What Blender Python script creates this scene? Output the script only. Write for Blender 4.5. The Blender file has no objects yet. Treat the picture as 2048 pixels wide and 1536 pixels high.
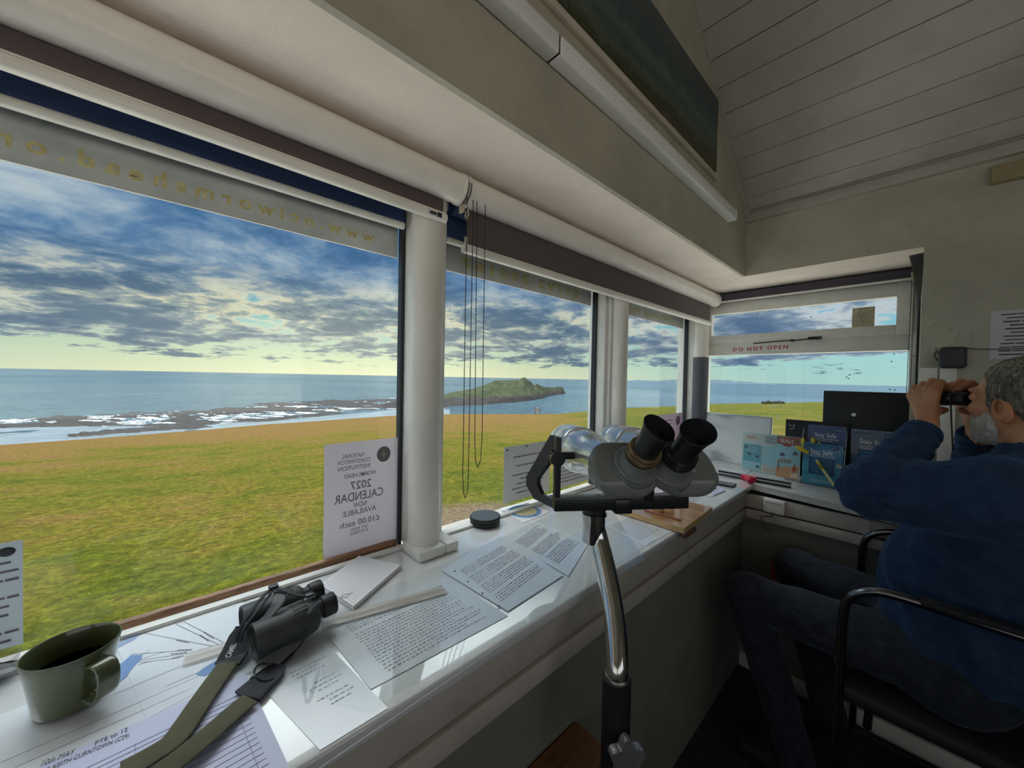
import bpy, bmesh, math, random
import numpy as np
from mathutils import Vector, Matrix, Euler
random.seed(7)
R = math.radians
sc = bpy.context.scene
COL = sc.collection

# ---------------------------------------------------------------- camera
F = 740.0                       # focal length in pixels of the 2048 px wide frame
EYE = np.array([0.0, 0.0, 1.28])
def _cam_axes():
    s = 0.0198; roll = math.atan(s)
    pitch = math.atan((768-(735+s*1024))*math.cos(roll)/F)
    a = R(47.2)
    f0 = np.array([math.cos(a), math.sin(a), 0]); r0 = np.array([math.sin(a), -math.cos(a), 0]); u0 = np.array([0, 0, 1.0])
    f = f0*math.cos(pitch)-u0*math.sin(pitch); u = u0*math.cos(pitch)+f0*math.sin(pitch)
    return f, r0*math.cos(roll)+u*math.sin(roll), u*math.cos(roll)-r0*math.sin(roll)
CF, CR, CU = _cam_axes()
def _ray(x, y): return CF+(x-1024)/F*CR-(y-768)/F*CU
def on_z(x, y, Z): d = _ray(x, y); return Vector(EYE+d*((Z-EYE[2])/d[2]))
def on_y(x, y, Y): d = _ray(x, y); return Vector(EYE+d*(Y/d[1]))
def on_x(x, y, X): d = _ray(x, y); return Vector(EYE+d*(X/d[0]))
def depth(x, y, t): return Vector(EYE+_ray(x, y)*t)
cam_d = bpy.data.cameras.new('camera'); cam = bpy.data.objects.new('camera', cam_d); COL.objects.link(cam)
cam_d.sensor_width = 36; cam_d.lens = F/2048*36; cam_d.clip_start = 0.02; cam_d.clip_end = 60000
cam.matrix_world = Matrix(((CR[0], CU[0], -CF[0], 0), (CR[1], CU[1], -CF[1], 0), (CR[2], CU[2], -CF[2], 1.28), (0, 0, 0, 1)))
sc.camera = cam
sc.view_settings.view_transform = 'Standard'; sc.view_settings.look = 'None'
sc.view_settings.gamma = 1; sc.view_settings.use_curve_mapping = False
sc.view_settings.exposure = 0.22

# ---------------------------------------------------------------- node helper
class NT:
    def __init__(s, tree): s.t = tree; s.n = tree.nodes; s.l = tree.links; s.n.clear()
    def new(s, typ, **kw):
        nd = s.n.new(typ)
        ins = kw.pop('ins', {})
        for k, v in kw.items(): setattr(nd, k, v)
        for k, v in ins.items():
            if isinstance(v, bpy.types.NodeSocket): s.l.new(v, nd.inputs[k])
            else: nd.inputs[k].default_value = v
        return nd
    def math(s, op, a, b=None, c=None, clamp=False):
        i = {0: a}
        if b is not None: i[1] = b
        if c is not None: i[2] = c
        return s.new('ShaderNodeMath', operation=op, use_clamp=clamp, ins=i).outputs[0]
    def noise(s, vec, scale, detail=4, rough=.5, dist=0, color=False):
        nd = s.new('ShaderNodeTexNoise', ins={'Vector': vec, 'Scale': scale, 'Detail': detail, 'Roughness': rough, 'Distortion': dist})
        return nd.outputs[1 if color else 0]
    def ramp(s, fac, stops, interp='LINEAR'):
        nd = s.new('ShaderNodeValToRGB', ins={0: fac}); r = nd.color_ramp; r.interpolation = interp
        while len(r.elements) < len(stops): r.elements.new(.5)
        for e, (p, c) in zip(r.elements, stops):
            e.position = p; e.color = (c, c, c, 1) if not isinstance(c, (tuple, list)) else (*c[:3], 1)
        return nd.outputs[0]
    def mix(s, fac, a, b, mode='MIX'):
        nd = s.new('ShaderNodeMix', data_type='RGBA', blend_type=mode)
        for k, v in ((0, fac), (6, a), (7, b)):
            if isinstance(v, bpy.types.NodeSocket): s.l.new(v, nd.inputs[k])
            else: nd.inputs[k].default_value = v if k == 0 or len(v) == 4 else (*v, 1)
        return nd.outputs[2]
    def maprange(s, v, a, b, c=0, d=1, smooth=False):
        return s.new('ShaderNodeMapRange', interpolation_type='SMOOTHSTEP' if smooth else 'LINEAR', ins={0: v, 1: a, 2: b, 3: c, 4: d}).outputs[0]

def srgb(r, g, b):
    f = lambda v: (v/255/12.92) if v/255 <= .04045 else ((v/255+.055)/1.055)**2.4
    return (f(r), f(g), f(b))

# ---------------------------------------------------------------- world: broken evening cloud, warm towards the hidden sun
SUN_AZ = R(69); LAND = 2.5; HIGH = 12.0
def build_world():
    w = bpy.data.worlds.new('sky'); sc.world = w; w.use_nodes = True
    n = NT(w.node_tree)
    tc = n.new('ShaderNodeTexCoord').outputs['Generated']
    sp = n.new('ShaderNodeSeparateXYZ', ins={0: tc}); X, Y, Z = sp.outputs
    h = n.math('MAXIMUM', Z, 0.0)
    k = n.math('DIVIDE', 1.0, n.math('ADD', h, .15))
    U = n.math('MULTIPLY', X, k); V = n.math('MULTIPLY', Y, k)
    # cloud streets run parallel to the horizon as seen toward the sun
    ca, sa = math.cos(SUN_AZ), math.sin(SUN_AZ)
    along = n.math('ADD', n.math('MULTIPLY', U, -sa), n.math('MULTIPLY', V, ca))
    away = n.math('ADD', n.math('MULTIPLY', U, ca), n.math('MULTIPLY', V, sa))
    P = n.new('ShaderNodeCombineXYZ', ins={0: along, 1: n.math('MULTIPLY', away, 1.0), 2: 0.0}).outputs[0]
    big = n.noise(P, .8, 3, .5, .3)
    med = n.noise(P, 2.1, 12, .62, .35)
    fine = n.noise(P, 7.5, 10, .66, .25)
    dens = n.math('ADD', n.math('MULTIPLY', big, .30), n.math('ADD', n.math('MULTIPLY', med, .48), n.math('MULTIPLY', fine, .22)))
    # sun-side factor
    hl = n.math('ADD', n.math('MULTIPLY', X, ca), n.math('MULTIPLY', Y, sa))
    warm = n.maprange(hl, .45, 1.0, 0, 1, True)
    # clear sky colour by elevation
    cool = n.ramp(h, [(0, srgb(178, 214, 208)), (.06, srgb(168, 218, 216)), (.14, srgb(128, 190, 214)), (.3, srgb(72, 138, 190)), (.6, srgb(60, 105, 160)), (1, srgb(60, 100, 150))])
    wrm = n.ramp(h, [(0, srgb(236, 232, 190)), (.05, srgb(206, 219, 184)), (.11, srgb(150, 200, 196)), (.2, srgb(70, 156, 190)), (.36, srgb(80, 130, 175)), (.6, srgb(80, 120, 165)), (1, srgb(60, 100, 150))])
    clear = n.mix(warm, cool, wrm)
    # cloud body colour: density -> bright edge to dark heart
    body_w = n.ramp(dens, [(.40, srgb(240, 230, 196)), (.455, srgb(226, 216, 184)), (.495, srgb(146, 160, 164)), (.545, srgb(84, 110, 134)), (.66, srgb(70, 98, 132))])
    body_c = n.ramp(dens, [(.40, srgb(222, 226, 228)), (.47, srgb(198, 204, 210)), (.52, srgb(134, 152, 174)), (.60, srgb(90, 116, 148)), (.75, srgb(84, 108, 146))])
    body = n.mix(warm, body_c, body_w)
    # higher deck is bluer and smoother
    hi = n.maprange(h, .13, .25, 0, 1, True)
    deck = n.ramp(n.math('ADD', n.math('MULTIPLY', big, .42), n.math('MULTIPLY', med, .58)), [(.37, srgb(176, 192, 210)), (.44, srgb(108, 148, 190)), (.52, srgb(76, 120, 168)), (.60, srgb(60, 98, 144))])
    body = n.mix(n.math('MULTIPLY', hi, .82), body, deck)
    # coverage thins to nothing close to the horizon
    thr = n.ramp(h, [(0, .9), (.02, .57), (.045, .475), (.09, .435), (.15, .40), (.24, .31)])
    m = n.math('SUBTRACT', dens, thr)
    mask = n.maprange(m, -.012, .05, 0, 1, True)
    col = n.mix(mask, clear, body)
    # luminous haze around the hidden sun
    gl = n.math('MULTIPLY', n.math('POWER', n.math('MAXIMUM', hl, 0), 14), n.maprange(h, .30, .02, 0, 1, True))
    col = n.mix(n.math('MULTIPLY', gl, .32), col, (*srgb(255, 244, 205), 1), 'ADD')
    # sky boosted overhead, out of every window's view, to raise the indoor light
    up = n.maprange(h, .56, .72, 1, HIGH, True)
    back = n.maprange(hl, .05, -.5, 1, LAND, True)          # unseen inland sky boosted too, lighting the rear openings
    up = n.math('MULTIPLY', n.math('MAXIMUM', up, back), .84)
    below = n.maprange(Z, -.02, 0.0, .45, 1.0)
    warmup = n.maprange(up, .9, 2.3, 0, .75)
    col = n.mix(warmup, col, (*srgb(182, 177, 168), 1))
    col = n.mix(1.0, col, n.new('ShaderNodeCombineXYZ', ins={0: n.math('MULTIPLY', up, below), 1: n.math('MULTIPLY', up, below), 2: n.math('MULTIPLY', up, below)}).outputs[0], 'MULTIPLY')
    bg = n.new('ShaderNodeBackground', ins={0: col, 1: 1.0})
    n.new('ShaderNodeOutputWorld', ins={0: bg.outputs[0]})
build_world()

# added high sun lamp, landward, not the hidden sun: lights the headland, never enters the windows
sun_d = bpy.data.lights.new('sun', 'SUN'); sun_d.energy = .8; sun_d.angle = R(12); sun_d.color = (1, .93, .78)
sun = bpy.data.objects.new('sun', sun_d); COL.objects.link(sun); sun.location = (0, 0, 20)
sun.rotation_euler = Vector((math.cos(R(-120))*math.cos(R(64)), math.sin(R(-120))*math.cos(R(64)), math.sin(R(64)))).to_track_quat('Z', 'Y').to_euler()

# ---------------------------------------------------------------- object helpers
def tag(o, label=None, cat=None, group=None, kind=None):
    if label: o['label'] = label
    if cat: o['category'] = cat
    if group: o['group'] = group
    if kind: o['kind'] = kind
    return o
def link(name, me, mat, parent=None, smooth=False):
    o = bpy.data.objects.new(name, me); COL.objects.link(o)
    if mat is not None: me.materials.append(mat)
    if parent is not None:
        o.parent = parent; o.matrix_parent_inverse = parent_world(parent).inverted()
    if smooth:
        for p in me.polygons: p.use_smooth = True
    return o
def parent_world(o):
    m = Matrix.LocRotScale(o.location, o.rotation_euler, o.scale)
    return (parent_world(o.parent) @ o.matrix_parent_inverse @ m) if o.parent else m
def empty(name, loc, label, cat, group=None, kind=None, rz=0):
    o = bpy.data.objects.new(name, None); COL.objects.link(o); o.location = loc; o.rotation_euler = (0, 0, rz)
    o.empty_display_size = .05
    return tag(o, label, cat, group, kind)
def autosmooth(me, ang=35):
    bm = bmesh.new(); bm.from_mesh(me)
    for e in bm.edges:
        e.smooth = not (len(e.link_faces) != 2 or e.calc_face_angle(0) > R(ang))
    for f in bm.faces: f.smooth = True
    bm.to_mesh(me); bm.free()

class MB:
    """collects simple solids, then links them as one mesh object"""
    def __init__(s): s.bm = bmesh.new()
    def verts(s, vs, fs, M=None):
        vv = [s.bm.verts.new((M @ Vector(v)) if M is not None else v) for v in vs]
        for f in fs:
            try: s.bm.faces.new([vv[i] for i in f])
            except ValueError: pass
        return vv
    def box(s, a, b, bev=0, M=None, seg=2):
        x0, y0, z0 = a; x1, y1, z1 = b
        x0, x1 = sorted((x0, x1)); y0, y1 = sorted((y0, y1)); z0, z1 = sorted((z0, z1))
        vv = s.verts([(x0,y0,z0),(x1,y0,z0),(x1,y1,z0),(x0,y1,z0),(x0,y0,z1),(x1,y0,z1),(x1,y1,z1),(x0,y1,z1)],
                [(0,3,2,1),(4,5,6,7),(0,1,5,4),(1,2,6,5),(2,3,7,6),(3,0,4,7)], M)
        if bev:
            es = {e for v in vv for e in v.link_edges}
            bmesh.ops.bevel(s.bm, geom=list(es), offset=bev, segments=seg, profile=.5, affect='EDGES')
        return s
    def prism(s, pts, h, M=None, bev=0, seg=2, off=(0, 0, 0)):
        """2D outline pts (ccw) in local XY extruded 0..h in Z"""
        n = len(pts); o = Vector(off)
        vs = [Vector((p[0], p[1], 0))+o for p in pts]+[Vector((p[0], p[1], h))+o for p in pts]
        fs = [tuple(reversed(range(n))), tuple(range(n, 2*n))]+[(i, (i+1) % n, n+(i+1) % n, n+i) for i in range(n)]
        vv = s.verts(vs, fs, M)
        if bev:
            es = {e for v in vv for e in v.link_edges if not all(abs(f.normal.z) < .1 for f in e.link_faces)} if False else {e for v in vv for e in v.link_edges}
            bmesh.ops.bevel(s.bm, geom=list(es), offset=bev, segments=seg, profile=.5, affect='EDGES')
        return s
    def cyl(s, p, q, r, r2=None, n=24, cap=True):
        p, q = Vector(p), Vector(q); r2 = r if r2 is None else r2
        ax = (q-p).normalized(); a = ax.orthogonal().normalized(); b = ax.cross(a)
        vs = []
        for c, rr in ((p, r), (q, r2)):
            for i in range(n):
                t = 2*math.pi*i/n; vs.append(c+(a*math.cos(t)+b*math.sin(t))*rr)
        fs = [(i, (i+1) % n, n+(i+1) % n, n+i) for i in range(n)]
        if cap: fs += [tuple(reversed(range(n))), tuple(range(n, 2*n))]
        s.verts(vs, fs); return s
    def lathe(s, prof, M=None, n=32, close=False, sx=1, sy=1):
        """prof: list of (radius, z)"""
        vs = []; fs = []; m = len(prof)
        for r, z in prof:
            for i in range(n):
                t = 2*math.pi*i/n; vs.append((r*math.cos(t)*sx, r*math.sin(t)*sy, z))
        for j in range(m-1 if not close else m):
            k = (j+1) % m
            for i in range(n): fs.append((j*n+i, j*n+(i+1) % n, k*n+(i+1) % n, k*n+i))
        if not close:
            if prof[0][0] > 1e-6: fs.append(tuple(reversed(range(n))))
            if prof[-1][0] > 1e-6: fs.append(tuple(range((m-1)*n, m*n)))
        s.verts(vs, fs, M); return s
    def tube(s, pts, r, n=12, cap=True, flat=None, up=None):
        """sweep a circle (or a flat strap: flat=(half width, half thickness)) along pts"""
        pts = [Vector(p) for p in pts]; m = len(pts); vs = []; prev = None
        for i, p in enumerate(pts):
            t = (pts[min(i+1, m-1)]-pts[max(i-1, 0)]).normalized()
            if prev is None:
                a = (Vector(up)-t*Vector(up).dot(t)).normalized() if up else t.orthogonal().normalized()
            else:
                a = (prev-t*prev.dot(t)).normalized()
                if up: a = (Vector(up)-t*Vector(up).dot(t)).normalized()
            prev = a; b = t.cross(a)
            rr = r[i] if isinstance(r, (list, tuple)) else r
            for k in range(n):
                th = 2*math.pi*k/n
                if flat: 
                    c_, s_ = math.cos(th), math.sin(th)
                    vs.append(p+a*flat[1]*math.copysign(abs(c_)**.5, c_)+b*flat[0]*math.copysign(abs(s_)**.5, s_))
                else: vs.append(p+(a*math.cos(th)+b*math.sin(th))*rr)
        fs = [(j*n+k, j*n+(k+1) % n, (j+1)*n+(k+1) % n, (j+1)*n+k) for j in range(m-1) for k in range(n)]
        if cap: fs += [tuple(reversed(range(n))), tuple(range((m-1)*n, m*n))]
        s.verts(vs, fs); return s
    def quad(s, a, b, c, d): s.verts([a, b, c, d], [(0, 1, 2, 3)]); return s
    def sphere(s, c, r, n=12, M=None):
        c = Vector(c); prof = [(max(1e-7, math.sin(math.pi*i/n))*(r if not isinstance(r, tuple) else 1), -math.cos(math.pi*i/n)*(r if not isinstance(r, tuple) else 1)) for i in range(n+1)]
        MM = Matrix.Translation(c) @ (Matrix.Diagonal((*r, 1)) if isinstance(r, tuple) else Matrix.Identity(4))
        s.lathe(prof, (M @ MM) if M is not None else MM, n=n*2); return s
    def build(s, name, mat, parent=None, smooth=35, merge=False):
        if merge: bmesh.ops.remove_doubles(s.bm, verts=s.bm.verts, dist=1e-6)
        bmesh.ops.recalc_face_normals(s.bm, faces=s.bm.faces)
        me = bpy.data.meshes.new(name); s.bm.to_mesh(me); s.bm.free()
        if smooth: autosmooth(me, smooth)
        return link(name, me, mat, parent)

def raw(name, vs, fs, mat, parent=None, smooth=False):
    me = bpy.data.meshes.new(name); me.from_pydata([tuple(v) for v in vs], [], [tuple(f) for f in fs]); me.update()
    return link(name, me, mat, parent, smooth)

def frame_M(o, x, y, z=None):
    """matrix with given origin and axes"""
    o, x, y = Vector(o), Vector(x).normalized(), Vector(y).normalized()
    z = Vector(z).normalized() if z is not None else x.cross(y).normalized()
    y = z.cross(x).normalized() if abs(x.dot(y)) > 1e-4 else y
    return Matrix(((x[0], y[0], z[0], o[0]), (x[1], y[1], z[1], o[1]), (x[2], y[2], z[2], o[2]), (0, 0, 0, 1)))

def text(body, size, M, mat, parent, name='lettering', align='CENTER', mirror=False, thick=0.0, spacing=1.0, bold=0.0, fit=None):
    cu = bpy.data.curves.new('t', 'FONT'); cu.body = body; cu.size = size; cu.align_x = align; cu.align_y = 'CENTER'
    cu.space_character = spacing; cu.offset = bold*size; cu.extrude = thick; cu.resolution_u = 3
    o = bpy.data.objects.new('t', cu); COL.objects.link(o)
    dg = bpy.context.evaluated_depsgraph_get(); me = bpy.data.meshes.new_from_object(o.evaluated_get(dg))
    bpy.data.objects.remove(o); bpy.data.curves.remove(cu)
    if fit and len(me.vertices):
        xs = [v.co.x for v in me.vertices]; k = fit/max(1e-6, max(xs)-min(xs))
        for v in me.vertices: v.co.x *= k
    if mirror:
        for v in me.vertices: v.co.x *= -1
    me.transform(M); me.materials.clear()
    return link(name, me, mat, parent)

def scribble_lines(w, h, rows, M, seed, fill=.9, word=(.004, .016), th=.42, indent=0.0, blocks=None, z=.0004, x0=0.0, ragged=.25):
    """printed lines too small to read: one mesh of short dashes, centred sheet coordinates w x h"""
    rnd = random.Random(seed); bm = MB(); step = h/rows
    for r in range(rows):
        if blocks and any(a <= r < b for a, b in blocks): continue
        y = h/2-(r+.5)*step; x = -w/2+x0+indent*rnd.random(); end = w/2*(1-ragged*rnd.random()*2 if rnd.random() < .5 else 1)
        while x < end*fill:
            L = rnd.uniform(*word); L = min(L, w/2-x)
            if L <= 0: break
            t = step*th*rnd.uniform(.75, 1.1)/2
            bm.verts([(x, y-t, z), (x+L, y-t, z), (x+L, y+t, z), (x, y+t, z)], [(0, 1, 2, 3)], M)
            x += L+rnd.uniform(.0015, .0035)
    return bm

# ---------------------------------------------------------------- implicit surfaces (naive surface nets)
def sdf_mesh(fn, lo, hi, res):
    lo = np.array(lo, float); hi = np.array(hi, float)
    n = np.ceil((hi-lo)/res).astype(int)+1
    ax = [lo[i]+np.arange(n[i])*res for i in range(3)]
    G = np.stack(np.meshgrid(*ax, indexing='ij'), -1)
    D = fn(G.reshape(-1, 3)).reshape(n)
    S = D < 0
    c = [slice(0, -1), slice(1, None)]
    cnt = np.zeros(n-1); acc = np.zeros((*(n-1), 3))
    def corner(A, i, j, k): return A[c[i], c[j], c[k]]
    edges = []
    for a in range(3):
        for b in ((0, 0), (0, 1), (1, 0), (1, 1)):
            p = [0, 0, 0]; q = [0, 0, 0]; o = [x for x in range(3) if x != a]
            p[o[0]] = q[o[0]] = b[0]; p[o[1]] = q[o[1]] = b[1]; q[a] = 1
            d0, d1 = corner(D, *p), corner(D, *q); m = (d0 < 0) != (d1 < 0)
            t = np.where(m, d0/np.where(m, d0-d1, 1), 0)
            pos = np.array(p)[None, None, None, :]+t[..., None]*(np.array(q)-np.array(p))
            acc += np.where(m[..., None], pos, 0); cnt += m
    act = cnt > 0
    idx = -np.ones(n-1, int); idx[act] = np.arange(act.sum())
    base = np.stack(np.nonzero(act), -1)
    V = lo+(base+acc[act]/cnt[act][:, None])*res
    faces = []
    for a in range(3):
        o = [x for x in range(3) if x != a]
        sl0 = [slice(1, -1)]*3; sl1 = [slice(1, -1)]*3
        sl0[a] = slice(0, -1); sl1[a] = slice(1, None)
        A, B = S[tuple(sl0)], S[tuple(sl1)]
        m = A != B; ii = np.stack(np.nonzero(m), -1)
        if not len(ii): continue
        flip = A[m]
        off = np.ones(3, int); off[a] = 0
        e = ii+off
        def cell(du, dv):
            q = e.copy(); q[:, o[0]] -= du; q[:, o[1]] -= dv; return idx[q[:, 0], q[:, 1], q[:, 2]]
        quad = np.stack([cell(1, 1), cell(0, 1), cell(0, 0), cell(1, 0)], -1)
        if a == 1: flip = ~flip
        quad[~flip] = quad[~flip][:, ::-1]
        faces.append(quad)
    Fq = np.concatenate(faces); Fq = Fq[(Fq >= 0).all(1)]
    return V, Fq
def np_mesh(name, V, Fq, mat, parent=None, smooth=True, iters=0):
    me = bpy.data.meshes.new(name); me.from_pydata(V.tolist(), [], Fq.tolist()); me.update()
    if iters:
        bm = bmesh.new(); bm.from_mesh(me)
        for _ in range(iters): bmesh.ops.smooth_vert(bm, verts=bm.verts, factor=.5, use_axis_x=True, use_axis_y=True, use_axis_z=True)
        bm.to_mesh(me); bm.free()
    return link(name, me, mat, parent, smooth)
A3 = lambda v: np.array(v, float)
def cap(P, a, b, r1, r2=None):
    r2 = r1 if r2 is None else r2; a, b = A3(a), A3(b); ab = b-a
    t = np.clip(((P-a)@ab)/(ab@ab), 0, 1)
    return np.linalg.norm(P-a-t[:, None]*ab, axis=1)-(r1+(r2-r1)*t)
def ell(P, c, r, Rm=None):
    q = P-A3(c); r = A3(r)
    if Rm is not None: q = q@Rm
    k0 = np.linalg.norm(q/r, axis=1); k1 = np.linalg.norm(q/(r*r), axis=1)+1e-9
    return k0*(k0-1)/k1
def rbox(P, c, h, r, Rm=None):
    q = P-A3(c)
    if Rm is not None: q = q@Rm
    q = np.abs(q)-A3(h)+r
    return np.linalg.norm(np.maximum(q, 0), axis=1)+np.minimum(q.max(1), 0)-r
def smin(a, b, k):
    h = np.clip(.5+.5*(b-a)/k, 0, 1); return b+(a-b)*h-k*h*(1-h)
def smax(a, b, k): return -smin(-a, -b, k)

# ---------------------------------------------------------------- materials
MATS = {}
def mat(name, col, rough=.5, metal=0, var=0, vscale=20, bump=0, bscale=60, spec=.5, coat=0, alpha=1, sheen=0, col2=None, stretch=None, coatr=.05, trans=0, coatior=1.5):
    if name in MATS: return MATS[name]
    m = bpy.data.materials.new(name); m.use_nodes = True; n = NT(m.node_tree)
    tc = n.new('ShaderNodeTexCoord').outputs['Object']
    if stretch: tc = n.new('ShaderNodeMapping', ins={0: tc, 3: stretch}).outputs[0]
    c = (*col, 1)
    if var:
        nz = n.noise(tc, vscale, 5, .6)
        lo = (*[max(0, x*(1-var)) for x in col], 1); hi = (*(col2 or [min(1, x*(1+var)) for x in col]), 1)
        c = n.mix(n.maprange(nz, .3, .7), lo, hi)
    b = n.new('ShaderNodeBsdfPrincipled', ins={'Base Color': c, 'Roughness': rough, 'Metallic': metal, 'Specular IOR Level': spec, 'Coat Weight': coat, 'Coat IOR': coatior, 'Coat Roughness': coatr, 'Alpha': alpha, 'Sheen Weight': sheen, 'Transmission Weight': trans})
    if bump:
        bp = n.new('ShaderNodeBump', ins={'Height': n.noise(tc, bscale, 4, .6), 'Strength': bump, 'Distance': .01})
        n.l.new(bp.outputs[0], b.inputs['Normal'])
    n.new('ShaderNodeOutputMaterial', ins={0: b.outputs[0]})
    MATS[name] = m; return m

def thin_paper(name, col, t=.45):
    m = bpy.data.materials.new(name); m.use_nodes = True; n = NT(m.node_tree)
    d = n.new('ShaderNodeBsdfDiffuse', ins={0: (*col, 1)}); l = n.new('ShaderNodeBsdfTranslucent', ins={0: (*col, 1)})
    mx = n.new('ShaderNodeMixShader', ins={0: t, 1: d.outputs[0], 2: l.outputs[0]}); n.new('ShaderNodeOutputMaterial', ins={0: mx.outputs[0]}); return m
def glass_mat(name, tint=(.93, .97, .97), dirt=.03, refl=.9):
    m = bpy.data.materials.new(name); m.use_nodes = True; n = NT(m.node_tree)
    tc = n.new('ShaderNodeTexCoord').outputs['Object']
    tr = n.new('ShaderNodeBsdfTransparent', ins={0: (*tint, 1)})
    gl = n.new('ShaderNodeBsdfGlossy', ins={0: (refl, refl, refl, 1), 1: .01})
    fc = n.new('ShaderNodeLayerWeight', ins={0: .5}).outputs['Facing']
    fr = n.math('ADD', .02, n.math('MULTIPLY', n.math('POWER', fc, 5.0), .5))
    mx = n.new('ShaderNodeMixShader', ins={0: fr, 1: tr.outputs[0], 2: gl.outputs[0]})
    df = n.new('ShaderNodeBsdfDiffuse', ins={0: (.75, .78, .75, 1)})
    mp = n.new('ShaderNodeMapping', ins={0: tc, 3: (1, 1, .35)}).outputs[0]
    smear = n.math('MULTIPLY', n.maprange(n.noise(mp, 5, 6, .65, .8), .5, .8), dirt)
    m2 = n.new('ShaderNodeMixShader', ins={0: smear, 1: mx.outputs[0], 2: df.outputs[0]})
    n.new('ShaderNodeOutputMaterial', ins={0: m2.outputs[0]})
    return m

# ================================================================ THE ROOM
WHITE = mat('white_paint', (.58, .53, .46), .45, var=.10, vscale=9, bump=.15, bscale=40)
WALLP = mat('wall_paint', (.46, .435, .36), .6, var=.13, vscale=5, bump=.35, bscale=35)
SOFF = mat('soffit_paint', (.84, .74, .67), .6, var=.06, vscale=6, bump=.2, bscale=50)
PVC = mat('white_pvc', (.88, .84, .79), .3, var=.04, vscale=12)
FRAMEW = mat('frame_white', (.78, .77, .73), .35, var=.08, vscale=14, bump=.1, bscale=60)
DARKW = mat('under_counter_dark', (.24, .23, .20), .6, var=.12, vscale=6, bump=.2, bscale=40)  # colour lowered to deepen the shade below the counter
GASK = mat('black_gasket', (.02, .022, .028), .5)
NAVY = mat('navy_blind_fabric', (.03, .06, .17), .8, bump=.1, bscale=300)
PURP = mat('plum_blind_fabric', (.12, .095, .10), .85, bump=.1, bscale=300)
FILM = mat('grey_sign_board', (.80, .72, .72), .55, var=.2, vscale=8)
FLOORM = mat('dark_carpet', (.022, .024, .035), .95, var=.4, vscale=40, bump=.4, bscale=200)
OAK = mat('worn_brown_wood', (.26, .12, .06), .45, var=.55, vscale=9, stretch=(1, 9, 9), bump=.35, bscale=30, col2=(.46, .25, .13))
BROWN = mat('groove_brown', (.16, .07, .05), .6, var=.4, vscale=30)
ZS = 1.845
GL = glass_mat('window_glass')

m = MB(); m.box((-2.3, -1.75, -.26), (2.75, 1.15, -.14)); tag(m.build('floor', FLOORM, smooth=0), kind='structure')
# gable wall over the long window bay, with the raked top
rk = lambda x: 2.15+.7*(2.27-x)
m = MB(); P = [(-2.3, ZS), (2.249, ZS), (2.249, rk(2.249)), (.55, rk(.55)), (-2.3, 2.45)]
m.verts([(x, .62, z) for x, z in P]+[(x, .635, z) for x, z in P], [(0,1,2,3,4), (9,8,7,6,5)]+[(i, 5+i, 5+(i+1) % 5, (i+1) % 5) for i in range(5)])
tag(m.build('wall_left', WALLP, smooth=0), kind='structure')
# far wall: above the bay, and full height to the right of it
m = MB(); m.box((2.25, -1.7, -.14), (2.40, -.02, 2.2)); m.box((2.25, -.02, ZS), (2.2519, .635, 2.2)); m.box((2.2521, -.02, ZS+.031), (2.40, .635, 2.2))
tag(m.build('wall_far', WALLP, smooth=0), kind='structure')
# lower walls under the glass
m = MB(); m.box((-2.3, 1.0, -.3), (2.80, 1.12, .748)); tag(m.build('wall_left_low', WHITE, smooth=0), kind='structure')
m = MB(); m.box((2.63, -.14, -.3), (2.74, 1.01, .775)); tag(m.build('wall_far_low', WHITE, smooth=0), kind='structure')
m = MB(); m.box((2.40, -.14, -.14), (2.75, -.021, ZS)); tag(m.build('wall_bay_end', WALLP, smooth=0), kind='structure')
# unseen side and rear walls, their openings added to let daylight in
m = MB(); m.box((-2.3, -1.75, -.14), (2.4, -1.65, .95)); m.box((-2.3, -1.75, 1.75), (2.4, -1.65, 3.4)); m.box((-2.3, -1.75, .95), (-2.0, -1.65, 1.75)); m.box((.9, -1.75, .95), (2.4, -1.65, 1.75))
tag(m.build('wall_right', WALLP, smooth=0), kind='structure')
m = MB(); m.box((-2.4, -1.75, -.14), (-2.3, 1.12, .9)); m.box((-2.4, -1.75, 1.95), (-2.3, 1.12, 3.4)); m.box((-2.4, .9, .9), (-2.3, 1.12, 1.95)); m.box((-2.4, -1.75, .9), (-2.3, -1.4, 1.95))
tag(m.build('wall_back', WALLP, smooth=0), kind='structure')
# added, unseen: baffle eaves over those openings, pale ground outside bouncing light in
m = MB(); m.box((-3.1, -2.4, 1.98), (2.6, -1.752, 2.04)); m.box((-3.1, -2.4, 1.98), (-2.402, 1.3, 2.04)); tag(m.build('ceiling_light_baffle', SOFF, smooth=0), kind='structure')
m = MB(); m.verts([(-60, -60, -.32), (60, -60, -.32), (60, -1.9, -.32), (-2.6, -1.9, -.32), (-2.6, -1.0, -.32), (-60, -1.0, -.32)], [(0, 1, 2, 3, 4, 5)]); tag(m.build('floor_bounce_rear', mat('bounce_rear', (.55, .50, .40), .9, var=.2, vscale=2), smooth=0), kind='structure')
# soffits of the two bays
m = MB(); m.box((-2.4, .6352, ZS), (2.95, 1.22, ZS+.03)); m.box((2.2525, -.0201, ZS), (2.95, .635, ZS+.03)); tag(m.build('ceiling_soffit', SOFF, smooth=0), kind='structure')
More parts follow.
